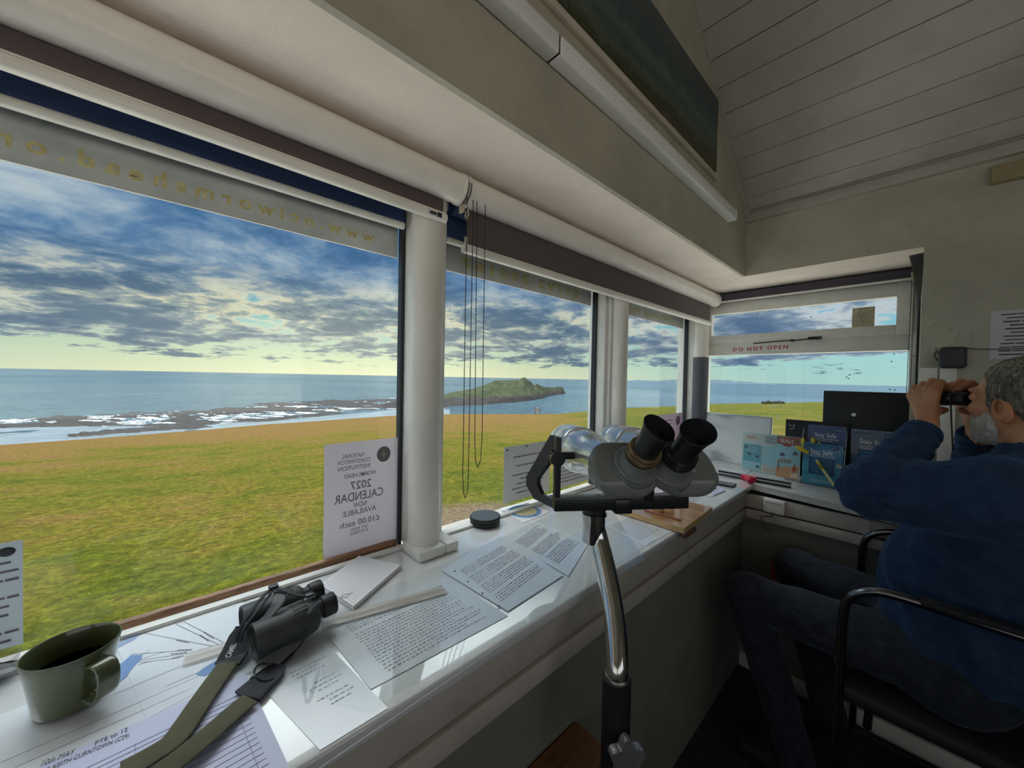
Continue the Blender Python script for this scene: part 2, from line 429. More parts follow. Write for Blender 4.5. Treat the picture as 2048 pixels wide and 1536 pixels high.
# boarded ceiling, each board a strip with open joints, dropping toward the far wall; roof deck above it
m = MB()
sl = math.hypot(1, .7); ux, uz = -1/sl, .7/sl
def cbox(s0, s1, y0, y1, t0, t1, M_=None):
    # strip along the slope (s) with thickness (t) above the ceiling face
    vs = []
    for t in (t0, t1):
        for s_, y in ((s0, y0), (s1, y0), (s1, y1), (s0, y1)):
            vs.append((2.27+ux*s_+uz*t*-1*0+(.7/sl)*t*0 + (-ux*0) + (uz)*t*1.0*0 + (.573*t), y, 2.15+uz*s_+(.819*t)))
    m.verts(vs, [(0,3,2,1),(4,5,6,7),(0,1,5,4),(1,2,6,5),(2,3,7,6),(3,0,4,7)])
edges = [-.05, .022, .052, .125, .228, .335, .445, .56, .67, .78, .89, 1.0, 1.11, 1.22, 1.33, 1.44, 1.55, 1.66, 1.77, 1.88, 1.99, 2.10]
for a, b in zip(edges[:-1], edges[1:]):
    j = random.uniform(-.0012, .0012)
    cbox(a+.0015, b-.0015, -1.75, .62, j, .02)
cbox(-.05, 2.10, -1.75, .74, .02, .06)
CEIL = mat('ceiling_board_paint', (.43, .41, .37), .55, var=.10, vscale=6, bump=.15, bscale=40)
tag(m.build('ceiling', CEIL, smooth=0), kind='structure')
m = MB(); m.verts([(.57, -1.75, 3.33), (.57, .74, 3.33), (-2.4, .74, 2.42), (-2.4, -1.75, 2.42), (.57, -1.75, 3.4), (.57, .74, 3.4), (-2.4, .74, 2.49), (-2.4, -1.75, 2.49)], [(0,1,2,3), (7,6,5,4), (0,4,5,1), (1,5,6,2), (2,6,7,3), (3,7,4,0)])
bpy.data.objects.remove(m.build('x', CEIL)) if False else tag(m.build('ceiling_rear', CEIL, smooth=0), kind='structure')
m = MB(); m.box((-5, 1.125, -.60), (5.6, 2.98, -.30)); m.box((2.81, -2.2, -.60), (5.6, 1.125, -.30)); tag(m.build('floor_bounce_slab', mat('bounce_pale', (.80, .74, .64), .9, var=.06, vscale=2), smooth=0), kind='structure')  # unseen pale slab, added to bounce light up onto the soffits
# trims where ceiling meets walls
m = MB()
for i, (x, z) in enumerate([(0, 0)]):
    a = Vector((2.25, 0, rk(2.25)))
m.verts([(2.36, .598, rk(2.36)-.03), (2.36, .62, rk(2.36)-.03), (.57, .62, rk(.57)-.03), (.57, .598, rk(.57)-.03), (2.36, .598, rk(2.36)+.01), (2.36, .62, rk(2.36)+.01), (.57, .62, rk(.57)+.01), (.57, .598, rk(.57)+.01)], [(0,1,2,3),(7,6,5,4),(0,4,5,1),(1,5,6,2),(2,6,7,3),(3,7,4,0)])
tag(m.build('trim_1', CEIL, smooth=0), kind='structure')
m = MB(); m.box((2.225, -1.7, 2.122), (2.25, .62, 2.166), .003); tag(m.build('trim_2', CEIL), kind='structure')
# counter front: apron boards, brown groove and the panel down to the floor
YF = .535
m = MB(); m.box((-1.6, YF, .672), (2.09, YF+.03, .76), .002); m.box((-1.6, YF, .612), (2.09, YF+.035, .660), .004)
for px_, py_ in ((1060, 1307), (1000, 1357), (1101, 1284)):
    q = on_y(px_, py_, YF); m.cyl((q.x, YF-.0015, q.z), (q.x, YF+.002, q.z), .004, n=10)
tag(m.build('trim_3', WHITE), kind='structure')
m = MB(); m.box((-1.6, YF+.012, .655), (2.1, YF+.03, .676)); tag(m.build('trim_4', BROWN, smooth=0), kind='structure')
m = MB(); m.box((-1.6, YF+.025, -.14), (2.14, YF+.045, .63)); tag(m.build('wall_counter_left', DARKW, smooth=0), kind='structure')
m = MB(); m.box((2.075, -.0, .672), (2.10, YF, .735), .002); m.box((2.07, -.0, .622), (2.105, YF, .664), .003); m.box((2.068, .10, .665), (2.075, .118, .735)); tag(m.build('trim_5', WHITE), kind='structure')
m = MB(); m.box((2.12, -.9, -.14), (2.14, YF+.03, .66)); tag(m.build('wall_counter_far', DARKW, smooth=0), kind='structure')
m = MB(); m.box((2.14, -.04, -.14), (2.25, -.0, .77)); tag(m.build('wall_counter_end', WHITE, smooth=0), kind='structure')
m = MB(); m.box((2.105, -.9, -.14), (2.12, .555, -.072), .003); m.box((2.108, .03, -.035), (2.12, .175, .07), .003); tag(m.build('baseboard_far', mat('skirting', (.72, .70, .66), .5, var=.1, vscale=5)), kind='structure')
m = MB(); m.box((2.244, -.118, .78), (2.2505, -.075, 1.352), .001); m.box((2.244, -.068, .78), (2.2505, -.02, 1.352), .001); tag(m.build('trim_6', PVC), kind='structure')

# ---- windows of the long wall
def mull(m, x0, x1):
    m.box((x0, .985, .782), (x1, 1.075, ZS), .003)
    m.box((x0+.018, .968, .782), (x1-.004, .99, ZS), .004)
W = [('window_1', -1.25, .505), ('window_2', .625, 1.495), ('window_3', 1.625, 2.555)]
DIRTP = mat('sill_dirt', (.42, .38, .32), .7, var=.4, vscale=40)
for name, x0, x1 in W:
    m = MB()
    mull(m, x1+.008, x1+.115) if name != 'window_3' else (m.box((x1+.012, .96, .78), (2.70, 1.10, ZS), .003))
    if name == 'window_1': mull(m, x0-.12, x0-.01)
    m.box((x0-.01, 1.0, 1.80), (x1+.012, 1.075, ZS), .002)              # head
    m.box((x0-.01, 1.0005, .770), (x1+.008, 1.042, .7735), .001)          # bottom rail
    m.box((x0-.01, .978, .78), (x1+.012, 1.000, .789), .003)            # inner bead
    fr = tag(m.build(name, FRAMEW), kind='structure')
    m = MB(); m.box((x0, 1.043, .7705), (x1, 1.047, 1.81)); m.build('pane', GL, fr, smooth=0)
    m = MB(); m.box((x1-.003, 1.03, .774), (x1+.008, 1.052, 1.80)); m.box((x0-.012, 1.03, .79), (x0+.004, 1.052, 1.80)); m.build('gasket', GASK, fr, smooth=0)
# ---- far window: opening top light over a fixed pane
m = MB(); FX = 2.63
m.box((FX+.0005, .0125, 1.775), (FX+.07, .9295, ZS), .003); m.box((FX+.0005, .0125, 1.452), (FX+.07, .9295, 1.53), .003)
m.box((FX, -.02, .775), (FX+.07, .012, ZS), .003); m.box((FX, .93, .775), (FX+.07, 1.0, ZS), .003)
m.box((FX+.0005, .0125, .775), (FX+.07, .9295, .80), .003)
fr = tag(m.build('window_4', FRAMEW), kind='structure')
m = MB(); m.box((FX-.012, .0605, 1.717), (FX+.03, .9045, 1.785), .002); m.box((FX-.012, .0605, 1.528), (FX+.03, .9045, 1.578), .002); m.box((FX-.0125, .002, 1.528), (FX+.03, .060, 1.785), .002); m.box((FX-.0125, .905, 1.528), (FX+.03, .95, 1.785), .002)
sash = m.build('sash', FRAMEW, fr)
m = MB(); m.box((FX+.008, .05, 1.57), (FX+.012, .92, 1.725)); m.build('pane', GL, sash, smooth=0)
m = MB(); m.box((FX+.03, .01, .79), (FX+.034, .94, 1.455)); m.build('pane', GL, fr, smooth=0)
IRON = mat('dark_iron', (.05, .045, .045), .5, metal=.7, var=.3, vscale=90)
m = MB(); a = on_x(1517, 680, FX-.02); b = on_x(1660, 672, FX-.02)
m.tube([(FX-.022, .66, 1.517), (FX-.022, .53, 1.524), (FX-.022, .45, 1.524), (FX-.022, .34, 1.532)], .0035, 8); m.cyl((FX, .36, 1.53), (FX-.03, .36, 1.53), .008); m.box((FX-.018, .34, 1.524), (FX-.012, .40, 1.540), .001); m.cyl((FX, .47, 1.524), (FX-.028, .47, 1.524), .007)
m.build('window_stay', IRON, sash)
REDP = mat('red_marker', (.50, .02, .03), .6)
q = on_x(1460, 692, FX-.0006)
text('DO NOT OPEN', .031, frame_M((FX-.0008, .635, 1.487), (0, -1, 0.02), (0, 0, 1)), REDP, fr, spacing=1.35, fit=.285, bold=.02)

# signs outside the glass, seen from behind: the letters read in reverse
TAN = mat('tan_lettering', (.95, .62, .28), .6, var=.3, vscale=60)
for nm, x0, x1, s, c, z, f, sz in (('fascia', -1.2, .503, 'www.nciwormshead.org.uk', -.07, 1.668, None, .042), ('f2', .63, 1.493, '01792 390167', 1.055, 1.668, None, .05), ('f3', 1.63, 2.553, 'Worms Head', 2.05, 1.668, .62, .05)):
    m = MB(); m.box((x0, 1.062, 1.634), (x1, 1.068, 1.84))
    o = m.build('sign_board', FILM, smooth=0)
    lab = {'fascia': 'grey sign board with reversed tan web address across the nearest window', 'f2': 'grey sign board with reversed tan phone number behind the second window', 'f3': 'short grey sign board with reversed tan lettering behind the third window'}[nm]
    tag(o, lab, 'sign', 'sign boards over the windows')
    if nm == 'fascia':
        text(s, sz, frame_M((.430, 1.0615, z+.004), (1, 0, .0), (0, 0, 1)), TAN, o, mirror=True, align='LEFT', spacing=1.55, bold=.03, fit=.775)
    elif nm == 'f2':
        text(s, sz, frame_M(((.73+1.40)/2, 1.0615, z+.004), (1, 0, 0), (0, 0, 1)), TAN, o, mirror=True, bold=.03, spacing=1.3, fit=.66)
    else:
        text(s, sz, frame_M((c, 1.0615, z), (1, 0, 0), (0, 0, 1)), TAN, o, mirror=True, bold=.01, fit=f)

# ---- round columns on square plinths
COLM = mat('column_paint', (.80, .76, .71), .4, var=.06, vscale=7, bump=.12, bscale=30)
SLEEVE = mat('grey_sleeve', (.10, .10, .12), .8)  # darker grey over the far column's lower half
def column(x, y, r, lab, sleeve=False):
    o = empty('column', (x, y, .78), lab, 'column', 'round columns between the windows')
    m = MB(); m.cyl((x, y, .80), (x, y, ZS-.002), r, n=40); m.cyl((x, y, .807), (x, y, .811), r+.003, n=40); m.build('shaft', COLM, o)
    m = MB(); m.box((x-.050, y-.068, .781), (x+.033, y+.032, .808), .004); m.box((x+.035, y-.068, .781), (x+.076, y+.03, .808), .004); m.build('plinth', FRAMEW, o)
    if sleeve:
        m = MB(); m.cyl((x, y, .812), (x, y, 1.435), r+.004, n=40); m.build('sleeve', SLEEVE, o)
    return o
column(.538, .943, .045, 'thick round white column on square plinth between the two nearest windows')
column(1.563, .942, .036, 'round white column behind the large binoculars between second and third window')
column(2.535, .935, .042, 'round column in the far corner with grey sleeve on its lower half', True)

# ---- roller blinds
CH = mat('dark_bead_chain', (.03, .03, .035), .4, metal=.5)
def chain_mesh(pts, sp=.0058, r=.0021):
    m = MB(); pts = [Vector(p) for p in pts]; d = 0; acc = 0
    for a, b in zip(pts[:-1], pts[1:]):
        L = (b-a).length; t = acc
        while t < L:
            c = a.lerp(b, t/L)
            bmesh.ops.create_icosphere(m.bm, subdivisions=1, radius=r, matrix=Matrix.Translation(c)); t += sp
        acc = t-L
    m.tube(pts, .0006, 5)
    return m
BR = mat('aged_plastic', (.56, .50, .40), .45)
def blind(x0, x1, zbar, lab, chains=(), endcap=1):
    o = empty('roller_blind', ((x0+x1)/2, .873, 1.805), lab, 'blind', 'roller blinds along the windows')
    m = MB(); m.cyl((x0, .873, 1.803), (x1, .873, 1.803), .0400, n=48); m.build('cassette', PVC, o)
    m = MB(); m.box((x0+.02, .889, zbar), (x1-.035, .8915, 1.79)); m.build('fabric', PURP, o, smooth=0)
    m = MB(); m.cyl((x0+.01, .890, zbar), (x1-.028, .890, zbar), .0125, n=20); m.box((x0+.012, .8885, zbar), (x1-.03, .8925, zbar+.016)); bb = m.build('bottom_bar', PVC, o)
    for e, s in ((x0, -1), (x1, 1)):
        m = MB(); m.cyl((e, .873, 1.803), (e+s*.007, .873, 1.803), .0425, n=40); m.cyl((e+s*.007, .873, 1.803), (e+s*.011, .873, 1.803), .038, n=40)
        cp = m.build('end_cap', PVC, o)
        m = MB()
        pts = [(e+s*.0075, .873-.043*math.cos(R(a)), 1.803-.0435*math.sin(R(a))) for a in range(-8, 75, 8)]
        m.tube(pts, .0014, 6); m.build('slot', GASK, cp)
    for pts in chains: chain_mesh(pts).build('bead_chain', CH, o, smooth=60)
    return o, bb
zc0 = .93
b1, bar1 = blind(-1.2, .588, 1.716, 'nearest roller blind in a white tube with plum fabric and a white bottom bar',
  [[(.600, .845, 1.795), (.602, .845, 1.0), (.606, .845, .955), (.612, .846, .938), (.620, .846, .955), (.622, .846, 1.0), (.622, .846, 1.795)]])
m = MB(); m.box((.500, .8770, 1.708), (.543, .8785, 1.722), .0005); m.build('maker_tag', mat('pale_tag', (.55, .55, .58), .5), bar1)
m = MB(); m.box((.505, .8765, 1.711), (.524, .8775, 1.718)); m.box((.527, .8765, 1.709), (.540, .8775, 1.721)); m.build('maker_mark', GASK, bar1)
b2, bar2 = blind(.612, 2.575, 1.650, 'second roller blind in a long white tube running to the far corner',
  [[(.634, .845, 1.795), (.638, .84, 1.1), (.642, .84, 1.04), (.650, .84, 1.02), (.660, .84, 1.04), (.664, .84, 1.10), (.664, .845, 1.795)]])
# brackets and pull hooks where the two meet
m = MB(); m.box((.600, .862, 1.742), (.606, .884, 1.775), .001); m.build('chain_bracket', BR, b2)
m = MB(); m.tube([(.609, .852, 1.745), (.606, .845, 1.728), (.603, .850, 1.715), (.604, .858, 1.728), (.607, .854, 1.743)], .0022, 8); m.build('chain_hook', BR, b2)
m = MB(); m.box((.602, .85, 1.628), (.609, .858, 1.67), .002); m.build('chain_guide', BR, b2)
# navy inner blinds right at the glass
def inner(x0, x1, lab):
    o = empty('inner_blind', ((x0+x1)/2, .99, 1.80), lab, 'blind', 'navy inner blinds close to the glass')
    m = MB(); m.cyl((x0, .985, 1.81), (x1, .985, 1.81), .028, n=28); m.build('roller', NAVY, o)
    m = MB(); m.box((x0, 1.0105, 1.715), (x1, 1.0125, 1.815)); m.build('fabric', NAVY, o, smooth=0)
    m = MB(); m.cyl((x0, 1.011, 1.712), (x1-.004, 1.011, 1.712), .010, n=20); m.build('bottom_bar', FRAMEW, o)
inner(-1.2, .50, 'navy inner blind rolled nearly up close to the nearest pane')
inner(.64, 1.49, 'navy inner blind rolled nearly up close to the second pane')
inner(1.64, 2.55, 'navy inner blind rolled nearly up close to the third pane')
# far window blind
o = empty('roller_blind', (2.58, .45, 1.81), 'dark roller blind rolled up over the far window beside the corner', 'blind')
m = MB(); m.cyl((2.60, .0, 1.815), (2.60, .905, 1.815), .027, n=28); m.box((2.572, .0, 1.79), (2.575, .86, 1.832)); m.build('fabric', mat('dark_plum_fabric', (.07, .06, .085), .85), o)
m = MB(); m.cyl((2.576, .0, 1.786), (2.576, .86, 1.786), .0065, n=16); m.build('bottom_bar', FRAMEW, o)
m = MB(); m.tube([(2.56, .0, 1.78), (2.56, -.004, 1.81), (2.56, .003, 1.825), (2.56, .012, 1.81), (2.56, .010, 1.775)], .004, 8); m.box((2.55, -.004, 1.768), (2.57, .013, 1.776)); m.build('bracket', BR, o)
chain_mesh([(2.55, .004, 1.775), (2.55, .004, 1.25), (2.55, .010, 1.05), (2.55, .016, 1.02), (2.55, .020, 1.05), (2.55, .016, 1.25), (2.55, .012, 1.775)], .007, .0024).build('bead_chain', CH, o, smooth=60)
# reflection beside the far window, built as a white ribbed strip
m = MB()
for i in range(62): m.box((2.615, -.017, .80+i*.0105), (2.628, .012, .8055+i*.0105))
tag(m.build('reflection_strip', PVC, smooth=0), 'white ribbed strip built for a reflection at the right side of the far window', 'strip')

# black strap hanging down the end of the bay
BLK = mat('black_leather', (.018, .017, .022), .45, bump=.2, bscale=50)
pts = [(2.275, .000, 1.826), (2.285, -.004, 1.77), (2.30, -.009, 1.70), (2.33, -.010, 1.63), (2.34, -.009, 1.54), (2.33, -.011, 1.46), (2.325, -.013, 1.38), (2.33, -.013, 1.20), (2.33, -.013, .80)]
w = [.024, .020, .015, .011, .008, .007, .006, .005, .005]
vs = []; fs = []
for i, (p, h) in enumerate(zip(pts, w)):
    tw = R(20+i*14); a = Vector((math.sin(tw), math.cos(tw), 0))*h; b = Vector((math.cos(tw), -math.sin(tw), 0))*.003
    p = Vector(p); vs += [p-a-b*.4, p-a+b, p+a+b, p+a-b*.4]
for i in range(len(pts)-1):
    for k in range(4): fs.append((i*4+k, i*4+(k+1) % 4, i*4+4+(k+1) % 4, i*4+4+k))
fs += [(0,1,2,3), tuple(len(vs)-4+k for k in range(4))]
o = raw('hanging_strap', vs, fs, BLK); sub = o.modifiers.new('s', 'SUBSURF'); sub.levels = 2; sub.render_levels = 2
for p in o.data.polygons: p.use_smooth = True
tag(o, 'black strap hanging down the corner to the right of the far window', 'strap')
# cable along the same corner
m = MB(); m.tube([(2.46, -.012, 1.84), (2.43, -.013, 1.7), (2.39, -.013, 1.5), (2.372, -.013, 1.3), (2.37, -.013, .79)], .0045, 8)
tag(m.build('black_cable', BLK), 'thin black cable running down beside the far window frame', 'cable')

# painting on the gable wall
def paint_mat():
    m_ = bpy.data.materials.new('seascape_paint'); m_.use_nodes = True; n = NT(m_.node_tree)
    tc = n.new('ShaderNodeTexCoord').outputs['Object']; sp = n.new('ShaderNodeSeparateXYZ', ins={0: tc}); X, Y, Z = sp.outputs
    dz = n.math('ADD', Z, n.math('MULTIPLY', n.noise(tc, 5.0, 6, .7, 1.5), .16))
    dz = n.math('SUBTRACT', dz, n.math('MULTIPLY', X, .05))
    c = n.ramp(n.maprange(dz, 2.14, 2.52), [(0, (.08, .03, .015)), (.14, (.07, .05, .02)), (.28, (.035, .05, .02)), (.36, (.09, .10, .08)), (.44, (.03, .075, .075)), (.55, (.10, .13, .11)), (.62, (.03, .08, .085)), (.8, (.05, .075, .09)), (1, (.08, .10, .115))])
    c = n.mix(n.maprange(n.noise(tc, 16, 6, .7, 1.5), .5, .75, 0, .4), c, (.25, .24, .2, 1))
    b = n.new('ShaderNodeBsdfPrincipled', ins={'Base Color': c, 'Roughness': .45}); n.new('ShaderNodeOutputMaterial', ins={0: b.outputs[0]})
    return m_
m = MB(); m.box((.45, .600, 2.192), (1.745, .612, 2.50), .002); tag(m.build('painting', paint_mat()), 'unframed dark seascape painting high on the white gable wall', 'painting')
bpy.data.objects['painting'].parent = None
m = MB(); m.box((.42, .606, 2.172), (1.775, .620, 2.52), .002); m.build('backing_board', WHITE, bpy.data.objects['painting'])

# light batten under the painting
BAT = mat('batten_white', (.90, .91, .93), .35)
o = empty('light_batten', (1.0, .60, 2.06), 'long white light batten along the gable wall below the painting', 'light')
m = MB(); m.box((-.4, .578, 2.040), (.668, .620, 2.088), .007, seg=3); m.build('cover', BAT, o)
m = MB(); m.box((.6715, .578, 2.040), (1.945, .620, 2.088), .007, seg=3); m.build('cover', BAT, o)
m = MB(); m.box((1.945, .577, 2.039), (1.953, .620, 2.089), .004); m.build('end_cap', BAT, o)
m = MB(); m.box((.666, .582, 2.044), (.674, .618, 2.084)); m.build('joint', GASK, o)
# small fittings on the far wall
m = MB(); m.box((2.215, -.42, 2.03), (2.25, -.178, 2.092), .004); tag(m.build('wall_block', mat('tan_board', (.34, .27, .16), .7, var=.2, vscale=20)), 'tan wooden block high on the far wall under the ceiling', 'block')
GREY = mat('charcoal_plastic', (.035, .037, .048), .5)
o = empty('wall_adapter', (2.24, -.1, 1.39), 'charcoal box-shaped power adapter with looped lead on the far wall', 'adapter')
m = MB(); m.box((2.205, -.140, 1.350), (2.2495, -.071, 1.432), .012, seg=4); m.build('case', GREY, o)
m = MB(); m.tube([(2.235, -.068, 1.38), (2.235, -.060, 1.395), (2.235, -.058, 1.41), (2.24, -.064, 1.418), (2.245, -.073, 1.41)], .0016, 6); m.build('loop', GREY, o)
m = MB(); m.tube([(2.242, -.13, 1.43), (2.245, -.17, 1.422), (2.245, -.21, 1.421), (2.245, -.25, 1.42), (2.245, -.4, 1.419)], .0016, 6); m.build('lead', GREY, o)
m = MB(); m.box((2.2485, -.45, 1.385), (2.2498, -.194, 1.562)); nt = m.build('wall_notice', mat('notice_paper', (.62, .60, .68), .7), smooth=0)
tag(nt, 'white typed notice on the far wall above the seated man', 'notice')
INK = mat('black_ink', (.05, .05, .055), .7)
MW = frame_M((2.248, -.32, 1.474), (0, -1, 0), (0, 0, 1))
scribble_lines(.22, .16, 12, MW, 3, word=(.02, .06), th=.32, indent=.03).build('printed_text', INK, nt, smooth=0)
# flaking plaster ridges on the far wall
m = MB(); rnd = random.Random(5)
for (y, z, L, a) in ((-.117, 1.475, .03, 80), (-.112, 1.453, .02, 100), (-.085, 1.436, .045, 5), (-.06, 1.42, .03, 95), (-.15, 1.47, .05, 93), (-.05, 1.52, .03, 60), (-.098, 1.50, .02, 85)):
    d = Vector((0, -math.cos(R(a)), math.sin(R(a)))); p = Vector((2.2495, y, z))
    m.tube([p+d*L*t+Vector((0, rnd.uniform(-.002, .002), rnd.uniform(-.002, .002))) for t in (-.5, -.2, .1, .35, .5)], [.0008, .003, .0035, .0025, .0008], 8)
tag(m.build('plaster_flakes', WALLP), 'flaking ridges of wall plaster around the power adapter', 'plaster', kind='stuff')
# fire sign low under the far counter
m = MB(); m.box((2.1185, .245, .425), (2.1198, .355, .525)); fs_ = m.build('fire_sign', mat('sign_red', (.32, .02, .03), .5), smooth=0); tag(fs_, 'small red extinguisher sign low on the panel under the far counter', 'sign')
WP = mat('pale_print', (.6, .5, .5), .6)
m = MB(); m.verts([(2.118, .330, .45), (2.118, .305, .45), (2.118, .305, .497), (2.118, .312, .505), (2.118, .323, .505), (2.118, .330, .497)], [(0,1,2,3,4,5)]); m.box((2.1178, .296, .506), (2.118, .325, .511)); 
for i in range(4): m.box((2.1178, .262, .455+i*.014), (2.118, .288, .460+i*.014))
m.build('pictogram', WP, fs_, smooth=0); fs_.location = (0, .08, -.083)

# ================================================================ OUTSIDE
from mathutils import noise as MN
def fbm(x, y, z=0.0, o=5):
    return MN.fractal(Vector((x, y, z)), .6, 2.0, o)
SEA = -50.0
def lerp_tab(tab, x):
    if x <= tab[0][0]: return tab[0][1]
    for (a, u), (b, v) in zip(tab[:-1], tab[1:]):
        if x <= b: return u+(v-u)*(x-a)/(b-a)
    return tab[-1][1]
edge_tab = [(-600, 905), (0, 890), (200, 876), (417, 859), (540, 848), (593, 845), (791, 831), (919, 828), (1083, 828), (1114, 828), (1177, 822), (1246, 816), (1358, 812), (1409, 808), (1532, 806), (1642, 804), (1900, 800)]
dist_tab = [(-600, 30), (0, 34), (417, 46), (791, 60), (919, 66), (1114, 74), (1177, 95), (1246, 120), (1409, 170), (1642, 220), (1900, 240)]
vs = []; fs = []; NA = 300; rad = [0.0, .3, .6, 1.0, 1.4, 1.9, 2.5, 3.2, 4, 5, 6.2, 7.6, 9.2, 11, 13, 15.5, 18.5, 22, 26]
pxs = [-600+2500*i/(NA-1) for i in range(NA)]
NT_ = 70
for i, px_ in enumerate(pxs):
    rr = _ray(px_, lerp_tab(edge_tab, px_)); hd = math.hypot(rr[0], rr[1]); D = lerp_tab(dist_tab, px_)
    dx, dy = rr[0]/hd, rr[1]/hd; ze = 1.28+rr[2]/hd*D
    for k in range(NT_):
        t = (k/(NT_-1))**1.8; r = 1.0+(D-1.0)*t
        z = -.45+(ze+.45)*t
        x, y = dx*r, dy*r
        amp = .012+.05*min(1, r/15)
        if k < NT_-1: z += amp*fbm(x*.35, y*.35)*(1-t*.7)
        vs.append((x, y, z))
    for q, (dr, dz) in enumerate(((.8, -.8), (3, -9), (10, -30), (16, SEA-2-ze))):
        r = D+dr; vs.append((dx*r, dy*r, ze+dz))
M_ = NT_+4
for i in range(NA-1):
    for k in range(M_-1): fs.append((i*M_+k, i*M_+k+1, (i+1)*M_+k+1, (i+1)*M_+k))
# landward side, out of view
b0 = len(vs)
g0 = Vector(vs[0]); 
vs += [(-60, 10, -1), (-60, -120, -1), (260, -120, -1), (0, 0, -.5)]
def grass_mat():
    m_ = bpy.data.materials.new('headland_turf'); m_.use_nodes = True; n = NT(m_.node_tree)
    tc = n.new('ShaderNodeTexCoord').outputs['Object']; sp = n.new('ShaderNodeSeparateXYZ', ins={0: tc}); X, Y, Z = sp.outputs
    big = n.noise(tc, .22, 4, .55, .4); mid = n.noise(tc, 1.1, 5, .6, .3)
    fine = n.noise(n.new('ShaderNodeMapping', ins={0: tc, 3: (1, 1, 1)}).outputs[0], 46, 6, .75)
    fine2 = n.noise(tc, 9, 6, .75)
    d = n.math('SQRT', n.math('ADD', n.math('MULTIPLY', X, X), n.math('MULTIPLY', Y, Y)))
    g = n.math('ADD', n.math('MULTIPLY', big, .55), n.math('MULTIPLY', mid, .45))
    far = n.math('MULTIPLY', n.maprange(d, 6, 42, 0, .20, True), n.maprange(n.math('DIVIDE', X, n.math('ADD', n.math('ADD', X, Y), .01)), .48, .62, 1, -.15, True)); near = n.maprange(d, 1.5, 4.5, .05, 0)
    g = n.math('ADD', g, n.math('ADD', far, near))
    c = n.ramp(g, [(.36, (.052, .070, .004)), (.46, (.085, .088, .006)), (.53, (.115, .098, .010)), (.60, (.145, .100, .020)), (.70, (.165, .095, .030))])
    v = n.math('ADD', n.math('MULTIPLY', fine, .5), n.math('MULTIPLY', fine2, .5))
    c = n.mix(1.0, c, n.ramp(v, [(.36, .22), (.5, .92), (.66, 2.3)]), 'MULTIPLY')
    spk = n.maprange(n.noise(tc, 14, 2, .4), .735, .765)
    c = n.mix(n.math('MULTIPLY', spk, .7), c, (.30, .27, .17, 1))
    # bare stony patch just outside the second window
    px0, py0 = on_z(948, 1000, -.5).x, on_z(948, 1000, -.5).y
    dx_ = n.math('SUBTRACT', X, px0); dy_ = n.math('SUBTRACT', Y, py0)
    pd = n.math('SQRT', n.math('ADD', n.math('MULTIPLY', dx_, dx_), n.math('MULTIPLY', dy_, dy_)))
    pm = n.maprange(n.math('ADD', pd, n.math('MULTIPLY', mid, 1.0)), 1.6, 1.1, 0, .85)
    c = n.mix(pm, c, n.ramp(n.noise(tc, 26, 5, .75), [(.35, (.05, .03, .02)), (.5, (.15, .10, .07)), (.65, (.28, .21, .16))]))
    b = n.new('ShaderNodeBsdfPrincipled', ins={'Base Color': c, 'Roughness': .95, 'Specular IOR Level': .1})
    bp = n.new('ShaderNodeBump', ins={'Height': v, 'Strength': .7, 'Distance': .05}); n.l.new(bp.outputs[0], b.inputs['Normal'])
    n.new('ShaderNodeOutputMaterial', ins={0: b.outputs[0]}); return m_
GRASS = grass_mat()
tag(raw('grass_headland', vs[:b0], fs, GRASS, smooth=True), kind='structure')

def sea_mat():
    m_ = bpy.data.materials.new('sea_water'); m_.use_nodes = True; n = NT(m_.node_tree)
    tc = n.new('ShaderNodeTexCoord').outputs['Object']
    w1 = n.noise(tc, .09, 6, .7); w2 = n.noise(tc, .006, 4, .5); w3 = n.noise(n.new('ShaderNodeMapping', ins={0: tc, 3: (1, .35, 1)}).outputs[0], .0012, 3, .5)
    c = n.mix(n.maprange(w3, .4, .62), (.035, .080, .115, 1), (.075, .13, .17, 1))
    c = n.mix(n.maprange(w2, .45, .7, 0, .6), c, (.06, .12, .14, 1))
    c = n.mix(1.0, c, n.ramp(w1, [(.3, .55), (.5, 1.0), (.7, 1.7)]), 'MULTIPLY')  # ripple highlights and dark troughs painted into the water colour
    hgt = n.math('ADD', n.math('MULTIPLY', w1, 2.2), n.math('MULTIPLY', w2, 3.0))
    b = n.new('ShaderNodeBsdfPrincipled', ins={'Base Color': c, 'Roughness': .22, 'Specular IOR Level': .5})
    bp = n.new('ShaderNodeBump', ins={'Height': hgt, 'Strength': 1.0, 'Distance': 1.0}); n.l.new(bp.outputs[0], b.inputs['Normal'])
    n.new('ShaderNodeOutputMaterial', ins={0: b.outputs[0]}); return m_
m = MB(); m.verts([(math.cos(2*math.pi*i/64)*40000, math.sin(2*math.pi*i/64)*40000, SEA) for i in range(64)], [tuple(range(64))])
tag(m.build('sea', sea_mat(), smooth=0), kind='structure')

ROCK = mat('wet_rock', (.022, .017, .015), .7, var=.5, vscale=.3, bump=.6, bscale=.4)
SHAL = mat('pale_shallows', (.22, .26, .29), .25, var=.25, vscale=.03)
FOAM = mat('foam', (.42, .43, .43), .6, var=.1, vscale=.2)  # pale colour also carries the sky's reflection in the pools
